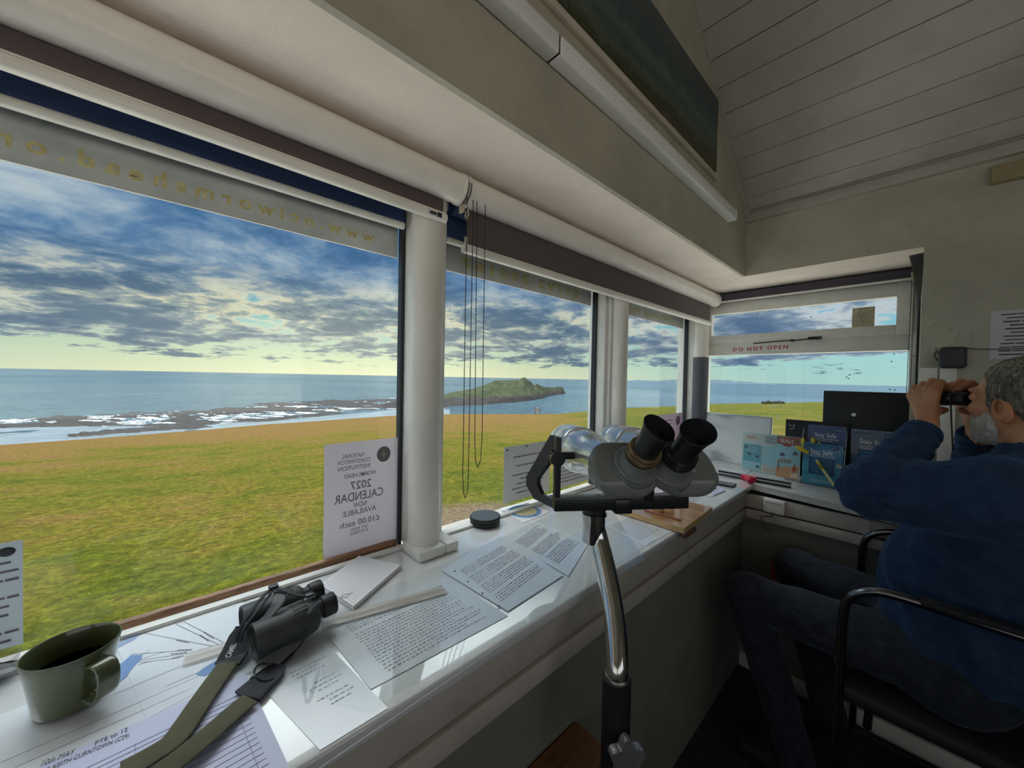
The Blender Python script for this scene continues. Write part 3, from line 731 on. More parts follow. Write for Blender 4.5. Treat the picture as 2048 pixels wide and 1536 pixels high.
# tidal rock platform, pools and foam between the headland and the island
up_t = [(-40, 838), (60, 835), (160, 829), (300, 823), (420, 818), (500, 806), (600, 800), (800, 793), (900, 789)]
lo_t = [(-40, 856), (250, 856), (330, 853), (480, 849), (600, 842), (700, 825), (800, 820), (900, 817)]
sp_t = [(130, 872), (200, 867), (300, 859), (420, 852)]
def grid_mesh(name, mtl, x0, x1, nx, top, bot, ny, hf, lab, cat):
    vs = []; fs = []; hh = []
    for i in range(nx):
        p = x0+(x1-x0)*i/(nx-1); a, b = lerp_tab(top, p), lerp_tab(bot, p)
        for j in range(ny):
            q = on_z(p, a+(b-a)*j/(ny-1), SEA); h = hf(p, a+(b-a)*j/(ny-1), j/(ny-1), q); hh.append(h)
            vs.append((q.x, q.y, SEA+h))
    for i in range(nx-1):
        for j in range(ny-1):
            c = (i*ny+j, i*ny+j+1, (i+1)*ny+j+1, (i+1)*ny+j)
            if max(hh[k] for k in c) > -.3: fs.append(c)
    return tag(raw(name, vs, fs, mtl, smooth=True), lab, cat, kind='stuff')
def rockh(p, y, t, q):
    e = min(1, t*6, (1-t)*6, (p+60)/30)
    n_ = fbm(q.x*.012, q.y*.012, 0, 6)+.8*fbm(p*.012, y*.16, 5, 4)
    dens = lerp_tab([(0, .15), (300, .32), (500, .22), (700, .35), (900, .7)], p)
    return (n_+dens-(1-e)*1.2)*2.2
grid_mesh('tidal_rocks', ROCK, -40, 900, 470, up_t, lo_t, 100, rockh, 'dark tidal rock platform strung along the shore below the headland', 'rocks')
def spith(p, y, t, q):
    c = lerp_tab(sp_t, p); e = 1-abs(y-c)/5.0; e *= min(1, (p-128)/40, (430-p)/30)
    return (e*1.4+fbm(p*.03, y*.3, 9, 4)*.7-.35)*2
grid_mesh('tidal_rocks', ROCK, 130, 428, 150, [(130, 864), (428, 843)], [(130, 880), (428, 860)], 40, spith, 'smaller dark rock spit in the bright shallows near the grass edge', 'rocks')
def shalh(p, y, t, q):
    return .12+min(.1, fbm(q.x*.01, q.y*.01, 3, 4)*.3)-max(0, .12-t)*5
grid_mesh('shallow_water', SHAL, -40, 900, 160, [(-40, 846), (250, 846), (420, 838), (600, 833), (800, 815), (900, 811)], [(-40, 905), (900, 850)], 40, shalh, 'pale bright shallow water between the rocks and the grass edge', 'water')
def foamh(p, y, t, q):
    e = min(1, t*5, (1-t)*5)
    return (fbm(p*.022, y*.42, 22, 5)-.12-(1-e))*1.6
grid_mesh('foam', FOAM, -40, 820, 430, up_t, lo_t, 90, foamh, 'white foam and pools painted pale with sky reflection among the tidal rocks', 'foam')

# island
ridge = [(770, 806), (820, 799), (860, 794), (890, 789), (905, 784), (930, 780), (950, 776), (968, 770), (985, 763), (990, 760.5), (1038, 759.5), (1044, 755.5), (1050, 754), (1053, 757), (1056, 760), (1062, 763), (1067, 770), (1069, 771), (1073, 767), (1079, 770), (1086, 773), (1094, 774.5), (1110, 774.5), (1124, 773), (1127, 777), (1131, 787)]
base = [(770, 818), (820, 815), (890, 814), (925, 812), (960, 811), (990, 808), (1030, 805), (1060, 802), (1085, 797), (1100, 792), (1131, 787.5)]
vs = []; fs = []; NI = 380; NJ = 22
for i in range(NI):
    p = 770+(1131-770)*i/(NI-1)
    B = on_z(p, lerp_tab(base, p), SEA-.5); d0 = math.hypot(B.x, B.y)
    rr = _ray(p, lerp_tab(ridge, p)); hd = math.hypot(rr[0], rr[1]); w_ = 30+70*math.sin(math.pi*min(1, max(0, (p-800)/340)))
    d1 = d0+w_; T = Vector((rr[0]/hd*d1, rr[1]/hd*d1, 1.28+rr[2]/hd*d1)); H = T.z-SEA
    for j in range(NJ):
        t = j/(NJ-1); q = B.lerp(T, t)
        prof = t**.8 if t > .16 else t*1.2
        z = SEA-.5+(T.z-SEA+.5)*(.18*min(1, t/.12)+.82*max(0, (t-.12)/.88)**1.05)
        nz = fbm(q.x*.02, q.y*.02, z*.03, 5)*min(1, t*5)*min(1, (1-t)*6)
        z += nz*min(5, H*.12); z = min(z, 1.28+(z-1.28) if False else z)
        vs.append((q.x+nz*3, q.y, z))
    bk = B+(T-B)*1.0; vs.append((T.x*(1+.03), T.y*(1+.03), SEA+(T.z-SEA)*.6)); vs.append((T.x*1.08, T.y*1.08, SEA-1))
NJJ = NJ+2
for i in range(NI-1):
    for j in range(NJJ-1): fs.append((i*NJJ+j, i*NJJ+j+1, (i+1)*NJJ+j+1, (i+1)*NJJ+j))
def island_mat():
    m_ = bpy.data.materials.new('island_ground'); m_.use_nodes = True; n = NT(m_.node_tree)
    tc = n.new('ShaderNodeTexCoord').outputs['Object']; sp = n.new('ShaderNodeSeparateXYZ', ins={0: tc})
    nz = n.noise(tc, .04, 6, .65); nf = n.noise(tc, .25, 5, .7)
    hgt = n.math('ADD', sp.outputs[2], n.math('MULTIPLY', n.math('SUBTRACT', nz, .5), 16))
    g = n.ramp(n.math('ADD', n.math('MULTIPLY', nz, .6), n.math('MULTIPLY', nf, .4)), [(.38, (.022, .034, .012)), (.5, (.040, .052, .018)), (.62, (.07, .075, .03))])
    r = n.ramp(nf, [(.35, (.012, .010, .009)), (.55, (.033, .027, .025)), (.7, (.06, .05, .045))])
    geo = n.new('ShaderNodeNewGeometry'); nzz = n.new('ShaderNodeSeparateXYZ', ins={0: geo.outputs['Normal']}).outputs[2]
    k = n.math('MAXIMUM', n.maprange(hgt, -36, -41), n.maprange(n.math('ADD', sp.outputs[0], n.math('MULTIPLY', nz, 0)), 1e5, 1e5+1))
    c = n.mix(k, g, r)
    b = n.new('ShaderNodeBsdfPrincipled', ins={'Base Color': c, 'Roughness': .9})
    bp = n.new('ShaderNodeBump', ins={'Height': nf, 'Strength': .6, 'Distance': 4}); n.l.new(bp.outputs[0], b.inputs['Normal'])
    n.new('ShaderNodeOutputMaterial', ins={0: b.outputs[0]}); return m_
tag(raw('island', vs, fs, island_mat(), smooth=True), 'long green and rocky tidal island out to sea beyond the second window', 'island')

# low distant coast on the right horizon
vs = []; fs = []
for i in range(60):
    p = 1230+ (1560-1230)*i/59; rr = _ray(p, 770); hd = math.hypot(rr[0], rr[1]); D = 14000
    hh_ = (60+70*fbm(i*.11, 3.3))*math.sin(math.pi*i/59)
    vs += [(rr[0]/hd*D, rr[1]/hd*D, SEA-5), (rr[0]/hd*D*1.02, rr[1]/hd*D*1.02, SEA+5+max(0, hh_)+48*math.sin(math.pi*i/59)), (rr[0]/hd*D*1.05, rr[1]/hd*D*1.05, SEA-5)]
for i in range(59): fs += [(3*i, 3*i+3, 3*i+4, 3*i+1), (3*i+1, 3*i+4, 3*i+5, 3*i+2)]
tag(raw('distant_coast', vs, fs, mat('hazy_land', (.07, .11, .14), .9)), 'faint low strip of distant coast on the horizon', 'coast')

# notice board on the cliff edge
q = depth(1075, 827.5, 62); o = empty('cliff_notice_board', q, 'small pale notice board on two posts at the cliff edge', 'notice board')
POST = mat('dark_post', (.08, .07, .06), .8)
dirn = Vector((CR[0], CR[1], 0)).normalized(); Mq = frame_M(q, dirn, (0, 0, 1))
for sx in (-.42, .42):
    m = MB(); m.box((sx-.05, -.1, -.05), (sx+.05, 1.12, .05), M=Mq); m.build('post', POST, o, smooth=0)
m = MB(); m.box((-.38, .25, -.03), (.38, 1.08, .03), M=Mq); bd = m.build('board', mat('pale_board', (.3, .3, .32), .6), o, smooth=0)
m = MB()
for i in range(4): m.box((-.25, .40+i*.16, .03), (.28, .45+i*.16, .04), M=Mq)
m.build('printed_lines', POST, bd, smooth=0)
# gorse clump on the far field
q = depth(1546, 806, 130); m = MB(); rnd = random.Random(2)
for i in range(26): m.sphere((q.x+rnd.uniform(-3.2, 3.2), q.y+rnd.uniform(-3.2, 3.2), q.z-.2+rnd.uniform(-.2, .5)), rnd.uniform(.3, .7), 4)
tag(m.build('gorse_bush', mat('gorse', (.02, .025, .012), .9)), 'small dark gorse clump on the skyline of the far field', 'bush')

# ================================================================ THE WORKTOP AND WHAT LIES ON IT
TOPM = mat('glossy_white_top', (.82, .83, .83), .22, var=.05, vscale=5, coat=1.0, coatr=.03, coatior=1.9)
ZT = .78
m = MB(); m.prism([(-1.6, .514), (2.107, .514), (2.107, .60), (2.628, .60), (2.628, .999), (-1.6, .999)], .026, frame_M((0, 0, ZT-.026), (1, 0, 0), (0, 1, 0)), bev=.006, seg=4)
tag(m.build('worktop', TOPM), 'long glossy white worktop under the row of sea windows', 'worktop')
m = MB(); m.prism([(2.012, -.018), (2.628, -.018), (2.628, .598), (2.1085, .598), (2.1085, .5125)], .028, frame_M((0, 0, ZT-.028), (1, 0, 0), (0, 1, 0)), bev=.003)
tag(m.build('worktop', mat('short_top', (.64, .64, .62), .3, var=.05, vscale=5, coat=.6)), 'shorter white worktop under the far window, beside the seated man', 'worktop')
bpy.data.objects['wall_counter_end'].name and None
# socket box under the far worktop
o = empty('socket_box', (2.07, .415, .71), 'white socket box fixed under the edge of the far worktop', 'socket')
m = MB(); m.box((2.045, .377, .677), (2.0745, .458, .739), .004); m.build('case', PVC, o)
m = MB(); m.box((2.043, .384, .722), (2.0455, .452, .732), .001); m.build('lid_edge', FRAMEW, o)
m = MB(); m.tube([(2.055, .42, .677), (2.055, .424, .66), (2.058, .47, .645), (2.06, .455, .60), (2.06, .43, .585), (2.06, .425, .60)], .0022, 6); m.build('cable', GREY, o)

PAPER = mat('white_paper', (.80, .83, .87), .45, var=.04, vscale=6, coat=1, coatr=.05, coatior=1.8)
PAPB = mat('lilac_paper', (.62, .64, .86), .5, coat=.35, coatr=.12)
PAPW = mat('plain_paper', (.86, .84, .86), .7)
PRINT = mat('grey_print', (.20, .21, .24), .6)
LINEB = mat('rule_line', (.22, .24, .38), .6)
CLEAR = glass_mat('clear_plastic', (.96, .97, .97), .02)
def sheet(name, px4, z, mtl, lab, cat, thick=.0008, group=None):
    P = [on_z(*p, z) if not isinstance(p, Vector) else p for p in px4]
    if len(P) == 3: P.append(P[0]+(P[2]-P[1]))
    TL, TR, BR, BL = P
    m = MB(); t = Vector((0, 0, thick))
    m.verts([BL-t, BR-t, TR-t, TL-t, BL, BR, TR, TL], [(0,3,2,1),(4,5,6,7),(0,1,5,4),(1,2,6,5),(2,3,7,6),(3,0,4,7)])
    o = tag(m.build(name, mtl, smooth=0), lab, cat, group)
    c = (TL+TR+BR+BL)/4; ex = ((TR-TL)+(BR-BL))/2; ey = ((TL-BL)+(TR-BR))/2
    M = Matrix(((ex.x/ex.length, ey.x/ey.length, 0, c.x), (ex.y/ex.length, ey.y/ey.length, 0, c.y), (0, 0, 1, z), (0, 0, 0, 1)))
    return o, M, ex.length, ey.length
G = 'papers laid out on the long worktop'
o, M, w, h = sheet('chart_sheet', [(228, 1281), (470, 1190), (575, 1292)], .7812, PAPER, 'blue and white coastal chart lying between mug and binoculars', 'chart', group=G)
WATER = mat('chart_blue', (.16, .30, .58), .5, coat=.6, coatr=.06)
def poly_on(pxs, z, mtl, parent, name):
    P = [on_z(*p, z) for p in pxs]; return raw(name, P, [tuple(range(len(P)))], mtl, parent)
poly_on([(228, 1332), (245, 1325), (262, 1310), (284, 1309), (283, 1318), (272, 1328), (262, 1340), (254, 1352), (240, 1363), (226, 1374)], .7817, WATER, o, 'sea_area')
poly_on([(236, 1287), (262, 1272), (292, 1263), (280, 1269), (268, 1280), (250, 1288), (236, 1296)], .7817, mat('chart_pale', (.30, .40, .64), .5, coat=.6), o, 'sea_area')
poly_on([(392, 1349), (404, 1338), (420, 1328), (437, 1318), (447, 1322), (432, 1338), (410, 1352)], .7817, WATER, o, 'sea_area')
m = MB()
for a, b in (((285, 1265), (425, 1292)), ((352, 1248), (440, 1290)), ((368, 1243), (446, 1284)), ((352, 1248), (368, 1243)), ((276, 1316), (300, 1299)), ((280, 1318), (330, 1303)), ((262, 1308), (380, 1300)), ((282, 1320), (375, 1306)), ((278, 1325), (360, 1315)), ((275, 1330), (300, 1322)), ((228, 1388), (366, 1330)), ((332, 1372), (500, 1300))):
    A, B = on_z(*a, .7818), on_z(*b, .7818); d = (B-A).normalized(); s_ = Vector((-d.y, d.x, 0))*.0004
    m.quad(A-s_, B-s_, B+s_, A+s_)
for a, b in (((353, 1280), (378, 1285)), ((400, 1270), (418, 1282)), ((408, 1264), (428, 1277)), ((355, 1300), (385, 1299)), ((342, 1308), (375, 1304)), ((345, 1316), (368, 1311))):
    A, B = on_z(*a, .7818), on_z(*b, .7818); d = (B-A).normalized(); s_ = Vector((-d.y, d.x, 0))*.0011
    for k in range(4):
        q0 = A.lerp(B, k/4); q1 = A.lerp(B, k/4+.2); m.quad(q0-s_, q1-s_, q1+s_, q0+s_)
m.build('bearing_lines', PRINT, o, smooth=0)
o, M, w, h = sheet('white_sheet', [(-60, 1452), (440, 1262), (520, 1335)], .7808, PAPER, 'white sheet partly under the mug and the olive strap', 'paper', group=G)
m = MB(); m.box((-w*.45, -h*.20, .0002), (w*.48, -h*.20+.0008, .0004), M=M); m.box((-w*.40, -h*.34, .0002), (w*.2, -h*.34+.0008, .0004), M=M); m.build('printed_line', mat('pink_rule', (.55, .40, .40), .6), o, smooth=0)

o, M, w, h = sheet('text_sheet', [(884, 1141), (1000, 1066), (1127, 1150), (1016, 1222)], .7832, PAPER, 'densely typed sheet with punched holes in the middle of the worktop', 'paper', group=G)
scribble_lines(w*.80, h*.66, 21, M @ Matrix.Translation((0, -.002, 0)), 11, word=(.002, .008), th=.5, blocks=[(4, 5), (10, 11), (16, 17)], ragged=.12).build('printed_text', PRINT, o, smooth=0)
m = MB()
for i in range(4): m.cyl(M @ Vector((-w*.46, -h*.35+i*h*.23, .0001)), M @ Vector((-w*.46, -h*.35+i*h*.23, .0004)), .003, n=10)
m.build('punched_hole', PRINT, o)
o, M, w, h = sheet('text_sheet', [(1006, 1076), (1070, 1042), (1180, 1082), (1137, 1152)], .7824, PAPER, 'typed sheet just left of the chrome swing arm', 'paper', group=G)
scribble_lines(w*.8, h*.72, 20, M, 12, word=(.002, .008), th=.5, blocks=[(6, 8), (13, 14)], ragged=.2).build('printed_text', PRINT, o, smooth=0)
o, M, w, h = sheet('text_sheet', [(648, 1262), (890, 1152), (1016, 1231), (742, 1378)], .7816, PAPER, 'large faintly typed sheet under clear plastic below the ruler', 'paper', group=G)
LT = mat('faint_print', (.36, .36, .38), .5)
scribble_lines(w*.80, h*.82, 19, M @ Matrix.Translation((w*.02, 0, 0)), 13, word=(.002, .008), th=.34, indent=.004, blocks=[(3, 4)]).build('printed_text', LT, o, smooth=0)
o, M, w, h = sheet('text_sheet', [(1205, 1050), (1262, 1022), (1345, 1062), (1290, 1092)], .7812, PAPER, 'typed sheet partly under the wooden board', 'paper', group=G)
scribble_lines(w*.8, h*.7, 14, M, 15, word=(.002, .008), th=.4).build('printed_text', LT, o, smooth=0)
o, M, w, h = sheet('text_sheet', [(500, 1350), (648, 1282), (776, 1416), (640, 1500)], .7810, PAPER, 'pale sheet right of the olive strap near the worktop edge', 'paper', group=G)
scribble_lines(w*.55, h*.55, 12, M @ Matrix.Translation((w*.1, h*.05, 0)), 14, word=(.002, .007), th=.22, indent=.02, blocks=[(3, 5), (8, 9)]).build('printed_text', LT, o, smooth=0)
# the log sheet under the straps
o, M, w, h = sheet('log_sheet', [(-90, 1610), (492, 1347), (600, 1580)], .7822, PAPB, 'lilac ruled log sheet with handwriting under the olive straps', 'paper', group=G)
m = MB()
for i in range(16): y = -h*.42+i*h*.040; m.box((-w*.05, y, .0002), (w*.44, y+.0007, .0004), M=M)
m.box((w*.40, -h*.45, .0002), (w*.402, h*.28, .0004), M=M)
for i in range(5): m.box((-w*.30, h*.33-i*h*.035, .0002), (w*.44, h*.33-i*h*.035+.0009, .0004), M=M)
m.box((w*.02, h*.19, .0002), (w*.022, h*.34, .0004), M=M); m.box((w*.25, h*.19, .0002), (w*.252, h*.34, .0004), M=M)
m.build('ruled_lines', LINEB, o, smooth=0)
A = on_z(58, 1534, .7828); B = on_z(150, 1494, .7828); d = (B-A); d.normalize(); up = Vector((-d.y, d.x, 0))
def hand(s_, a, b, size, parent, name='handwriting'):
    A, B = on_z(*a, .7829), on_z(*b, .7829); d = (B-A).normalized(); up = Vector((-d.y, d.x, 0))
    return text(s_, size, frame_M((A+B)/2, d, up), INK, parent, name=name, fit=(B-A).length)
hand('10th MAY', (82, 1528), (148, 1503), .013, o)
hand('(SW) KEITH CURNTOWN (C29)', (70, 1549), (258, 1470), .011, o)
hand('PTE to 12', (190, 1487), (255, 1458), .011, o)
# plastic overlay sheet edge lines
o, M, w, h = sheet('plastic_overlay', [(430, 1330), (1200, 985), (1290, 1120), (735, 1420)], .7842, CLEAR, 'clear plastic overlay covering the typed sheets on the worktop', 'plastic sheet', thick=.0006)
m = MB()
for a, b in (((-.5, -.5), (.5, -.5)),):
    A = M @ Vector((a[0]*w, a[1]*h, 0)); B = M @ Vector((b[0]*w, b[1]*h, 0)); m.tube([A, B], .0006, 5)
m.build('edge', mat('plastic_edge', (.75, .78, .80), .3), o)

# sticker
o, M, w, h = sheet('round_badge_sticker', [(1000, 1017), (1053, 1005), (1100, 1024), (1047, 1045)], .7812, PAPW, 'white square sticker with a blue ringed badge by the second window', 'sticker')
C1 = mat('badge_blue', (.05, .22, .48), .4); C2 = mat('badge_cream', (.60, .52, .30), .5)
def disc(r, z, mtl, nm, r0=0):
    m = MB(); n = 40; vs = [M @ Vector((r*math.cos(2*math.pi*i/n), r*math.sin(2*math.pi*i/n), z)) for i in range(n)]
    m.verts(vs, [tuple(range(n))]); return m.build(nm, mtl, o, smooth=0)
k = min(w, h)*.47; disc(k, .0002, C1, 'blue_ring'); disc(k*.74, .0004, C2, 'cream_centre')
m = MB()
for i in range(30): 
    a = 2*math.pi*i/30; p0 = Vector((math.cos(a), math.sin(a), 0)); t0 = Vector((-math.sin(a), math.cos(a), 0))
    if i % 8 != 7: m.verts([M @ (p0*k*.82-t0*k*.05+Vector((0,0,.0004))), M @ (p0*k*.93-t0*k*.05+Vector((0,0,.0004))), M @ (p0*k*.93+t0*k*.05+Vector((0,0,.0004))), M @ (p0*k*.82+t0*k*.05+Vector((0,0,.0004)))], [(0,1,2,3)])
m.build('ring_print', mat('badge_pale', (.35, .55, .75), .5), o, smooth=0)
m = MB(); pts = [(-.45, .05), (-.2, .22), (.05, .16), (.3, .24), (.45, .05), (.25, -.12), (.05, -.05), (-.15, -.2), (-.35, -.1), (-.45, .05)]
m.tube([M @ Vector((x*k, y*k, .0008)) for x, y in pts], .0008, 6); m.build('emblem_outline', PRINT, o)

# black lens cap
RUB = mat('black_rubber', (.014, .015, .018), .5, bump=.05, bscale=200)
RUB2 = mat('black_satin', (.02, .022, .026), .28)
c = on_z(970, 1047, ZT); o = empty('lens_cap', c, 'large round black lens cap lying on the worktop beside the sticker', 'lens cap')
MC = Matrix.Translation(c+Vector((0, 0, .001)))
m = MB(); m.lathe([(.046, 0), (.050, .002), (.051, .012), (.049, .014), (.052, .016), (.053, .024), (.051, .028), (.048, .0285)], MC, n=56); m.build('cap_body', RUB, o)
m = MB(); m.lathe([(.0475, .0286), (.046, .0275), (.0001, .0275)], MC, n=56); m.build('cap_face', mat('cap_face_grey', (.06, .07, .075), .35), o)

# lined notepad
z0 = .792
P = [on_z(*p, z0) for p in ((718, 1111), (802, 1129), (707, 1212), (641, 1168))]   # window side, right, front, left
o = empty('notepad', (P[0]+P[2])/2-Vector((0, 0, z0-ZT)), 'ruled white notepad lying by the foot of the round column', 'notepad')
for k in range(6):
    m = MB(); za, zb = ZT+.0012+k*.0018, ZT+.0012+k*.0018+.0014; j = Vector((random.uniform(-.0012, .0012), random.uniform(-.0012, .0012), 0))
    vs = [Vector((p.x, p.y, za))+j for p in P]+[Vector((p.x, p.y, zb))+j for p in P]
    m.verts(vs, [(3,2,1,0),(4,5,6,7),(0,1,5,4),(1,2,6,5),(2,3,7,6),(3,0,4,7)])
    pg = m.build('page' if k < 5 else 'top_page', PAPW, o, smooth=0)
m = MB(); zt = ZT+.0012+5*.0018+.0016
for i in range(1, 24):
    t = i/24; a = P[0].lerp(P[3], t); b = P[1].lerp(P[2], t); a.z = b.z = zt; a2 = a.lerp(b, .04); b2 = a.lerp(b, .95); s_ = (P[3]-P[0]).normalized()*.0004
    m.quad(a2-s_, b2-s_, b2+s_, a2+s_)
m.build('ruled_lines', mat('pale_rule', (.42, .42, .52), .6), pg, smooth=0)
m = MB(); q = on_z(690, 1192, zt+.0003); m.tube([q+Vector((.008*math.cos(a)*(1+.2*math.sin(3*a)), .006*math.sin(a), 0)) for a in [i*.5 for i in range(14)]]+[q+Vector((.018, .004, 0))], .0004, 5); m.build('doodle', INK, pg)

# rulers
RUL = mat('clear_ruler', (.74, .68, .58), .25, coat=.8, alpha=.42)
def ruler(a, b, wpx, lab, n):
    A, B = on_z(*a, .7862), on_z(*b, .7862); d = (B-A); L = d.length; d.normalize(); s_ = Vector((-d.y, d.x, 0))
    Mr = frame_M(A, d, s_); m = MB(); m.box((0, -wpx/2, -.0024), (L, wpx/2, 0), .0006, M=Mr)
    o = tag(m.build('ruler', RUL), lab, 'ruler')
    m = MB()
    for i in range(n):
        x = .006+(L-.012)*i/(n-1); l_ = wpx*(.32 if i % 5 == 0 else .18)
        m.box((x, -wpx/2+.001, .0001), (x+.0004, -wpx/2+.001+l_, .0003), M=Mr)
        m.box((x, wpx/2-.001-l_*.7, .0001), (x+.0004, wpx/2-.001, .0003), M=Mr)
    m.build('graduations', LT, o, smooth=0)
    return o
ruler((646, 1246), (890, 1178), .032, 'long translucent ruler lying below the notepad', 110)
o = ruler((368, 1318), (470, 1288), .030, 'short translucent ruler with pink edge lying on the chart', 30)

# mug
CER = mat('olive_glaze', (.105, .118, .050), .22, var=.35, vscale=14, coat=.7, coatr=.08, col2=(.12, .14, .065))
MX, MY = -.105, .842
o = empty('mug', (MX, MY, ZT), 'olive green glazed mug at the left end of the worktop', 'mug')
MM = Matrix.Translation((MX, MY, ZT+.0035))
H = .083
m = MB(); m.lathe([(.0001, 0), (.034, 0), (.0375, .0015), (.0395, .006), (.0425, .03), (.046, .055), (.049, .073), (.0510, H), (.0505, H+.0012), (.0492, H+.0012), (.0482, H-.001), (.0465, .070), (.0435, .045), (.040, .02), (.036, .010), (.0001, .008)], MM, n=72)
m.build('mug_body', CER, o)
m = MB(); m.lathe([(.0438, .050), (.0001, .050)], MM, n=48); m.build('dark_drink', mat('black_coffee', (.012, .007, .004), .08), o)
hd = Vector((.045, -1.0, 0)).normalized(); hd = Vector((math.cos(R(-55)), math.sin(R(-55)), 0)); sd = Vector((-hd.y, hd.x, 0))
path = [(.0455, .066), (.056, .0685), (.066, .066), (.0715, .056), (.072, .042), (.0685, .027), (.060, .0175), (.050, .016), (.0405, .019)]
pts = [Vector((MX, MY, ZT+.0035))+hd*r_+Vector((0, 0, z_)) for r_, z_ in path]
dense = []
for i in range(len(pts)-1):
    p0, p1, p2, p3 = pts[max(i-1, 0)], pts[i], pts[i+1], pts[min(i+2, len(pts)-1)]
    for t in (0, .25, .5, .75): dense.append(.5*((2*p1)+(-p0+p2)*t+(2*p0-5*p1+4*p2-p3)*t*t+(-p0+3*p1-3*p2+p3)*t**3))
dense.append(pts[-1])
m = MB(); m.tube(dense, .01, 16, flat=(.0032, .0130), up=sd); hn = m.build('handle', CER, o, smooth=50)
m = MB()
for z_ in (.066, .0185): m.sphere(Vector((MX, MY, ZT+.0035+z_))+hd*(.0455 if z_ > .03 else .0415), (.006, .006, .006), 6)
m.build('handle_root', CER, hn)

# things at the very left edge
m = MB(); q = on_z(-30, 1330, .80)
vs = []; fs = []
for i in range(9):
    for j in range(7):
        u, v = i/8, j/6; p = on_z(-70+u*125, 1340-v*85+ (0 if True else 0), .79)
        vs.append((p.x, min(p.y, .975), .786+.03*math.sin(u*2.4)*(.4+.6*v)+.006*math.sin(v*5)))
for i in range(8):
    for j in range(6): a = i*7+j; fs.append((a, a+7, a+8, a+1))
o = raw('folded_paper', vs, fs, PAPW, smooth=True); s_ = o.modifiers.new('s', 'SOLIDIFY'); s_.thickness = .004
tag(o, 'curled white paper behind the mug at the left edge', 'paper')
c = on_z(2, 1372, ZT); m = MB(); m.lathe([(.010, .0005), (.022, .001), (.026, .006), (.029, .038), (.0275, .038), (.0245, .007), (.010, .003)], Matrix.Translation(c+Vector((-.012, .012, .002))), n=36)
tag(m.build('clear_tumbler', glass_mat('tumbler_plastic', (.82, .83, .85), .25)), 'clear plastic tumbler cut by the left edge of the picture', 'tumbler')

# weathered batten lying along the first window
m = MB(); rnd = random.Random(4); n = 40; A = Vector((-.125, 1.024, .7925)); B = Vector((.495, 1.028, .7925)); pts = []; rr = []
vs = []; 
for i in range(n+1):
    t = i/n; x = A.x+(B.x-A.x)*t; w_ = .010*min(1, math.sqrt(max(.02, t*25)))*min(1, .35+(1-t)*9); 
    y = A.y+(B.y-A.y)*t+rnd.uniform(-.0006, .0006); zt_ = .7935+rnd.uniform(-.0007, .0007)-(.0 if t > .02 else .003)
    vs += [(x, y-w_, .7742), (x, y-w_*1.0, zt_-.004), (x, y-w_*.7, zt_), (x, y+w_*.8, zt_), (x, y+w_, .7742)]
fs = [(i*5+k, i*5+(k+1) % 5, i*5+5+(k+1) % 5, i*5+5+k) for i in range(n) for k in range(5)]+[(4,3,2,1,0), tuple(n*5+k for k in range(5))]
o = raw('wooden_batten', vs, fs, OAK, smooth=False); tag(o, 'weathered brown wooden batten lying along the bottom of the nearest window', 'batten')

PGR = thin_paper('poster_grey', (.84, .83, .82), .2)
# posters taped inside the glass
def wall_poster(name, x0, x1, z0, z1, lab, mtl=PAPW, tilt=0, y=1.0405):
    m = MB(); m.box((x0, y-.0006, z0), (x1, y, z1)); o = tag(m.build(name, mtl, smooth=0), lab, 'poster')
    m = MB(); m.box((x0-.004, y+.0002, z0-.003), (x1+.001, y+.0006, z1+.004)); m.build('clear_sleeve', CLEAR, o, smooth=0)
    return o
PPL = thin_paper('poster_paper', (.88, .84, .88), .38)
o = wall_poster('calendar_poster', .298, .503, .782, 1.094, 'white calendar poster in reversed lettering taped in the corner of the nearest window', PPL)
PD = mat('poster_grey_ink', (.17, .16, .20), .7)
Y_ = 1.0396
for s_, z_, sz, cx, ft in (('NATIONAL', 1.056, .0165, .372, .060), ('COASTWATCH', 1.040, .0165, .376, .088), ('INSTITUTION', 1.023, .0165, .376, .086), ('WORMS HEAD', 1.001, .0165, .393, .088), ('2027', .972, .032, .395, .058), ('CALENDAR', .941, .034, .392, .134), ('NOW', .917, .020, .393, .036), ('AVAILABLE', .898, .0215, .392, .092), ('£10.00 each', .868, .0225, .394, .108), ('GIFT AIDED', .851, .0115, .391, .048), ('IF POSSIBLE', .840, .0115, .391, .050)):
    text(s_, sz, frame_M((cx, Y_, z_), (1, 0, 0), (0, 0, 1)), PD, o, mirror=True, bold=.006, fit=ft)
m = MB(); n = 36; m.verts([(.459+.0205*math.cos(2*math.pi*i/n), Y_+.0001, 1.050+.0225*math.sin(2*math.pi*i/n)) for i in range(n)], [tuple(range(n))]); lg = m.build('round_logo', mat('logo_grey', (.13, .125, .13), .7), o, smooth=0)
m = MB()
for a in range(4):
    t = R(90*a); d = Vector((math.cos(t), 0, math.sin(t))); s_ = Vector((-d.z, 0, d.x)); c_ = Vector((.459, Y_-.0002, 1.050))
    m.verts([c_-s_*.002, c_+d*.015, c_+s_*.002], [(0, 1, 2)]); t2 = t+R(45); d2 = Vector((math.cos(t2), 0, math.sin(t2))); m.verts([c_-s_*.001, c_+d2*.006, c_+s_*.001], [(0, 1, 2)])
m.build('compass_star', mat('logo_tan', (.50, .40, .25), .7), lg, smooth=0)
o = wall_poster('notice_poster', .930, 1.19, .800, 1.015, 'white typed notice taped inside the second window behind the lens cap', PGR)
M = frame_M((1.06, Y_, .90), (1, 0, 0), (0, 0, 1)); scribble_lines(.18, .16, 9, M, 21, word=(.006, .022), th=.28, indent=.05, blocks=[(1, 2), (3, 4)]).build('printed_text', PD, o, smooth=0)
m = MB()
for x, z in ((.945, 1.003), (1.05, 1.008), (1.17, 1.003)): m.sphere((x, Y_, z), .004, 5)
m.build('drawing_pin', GREY, o)
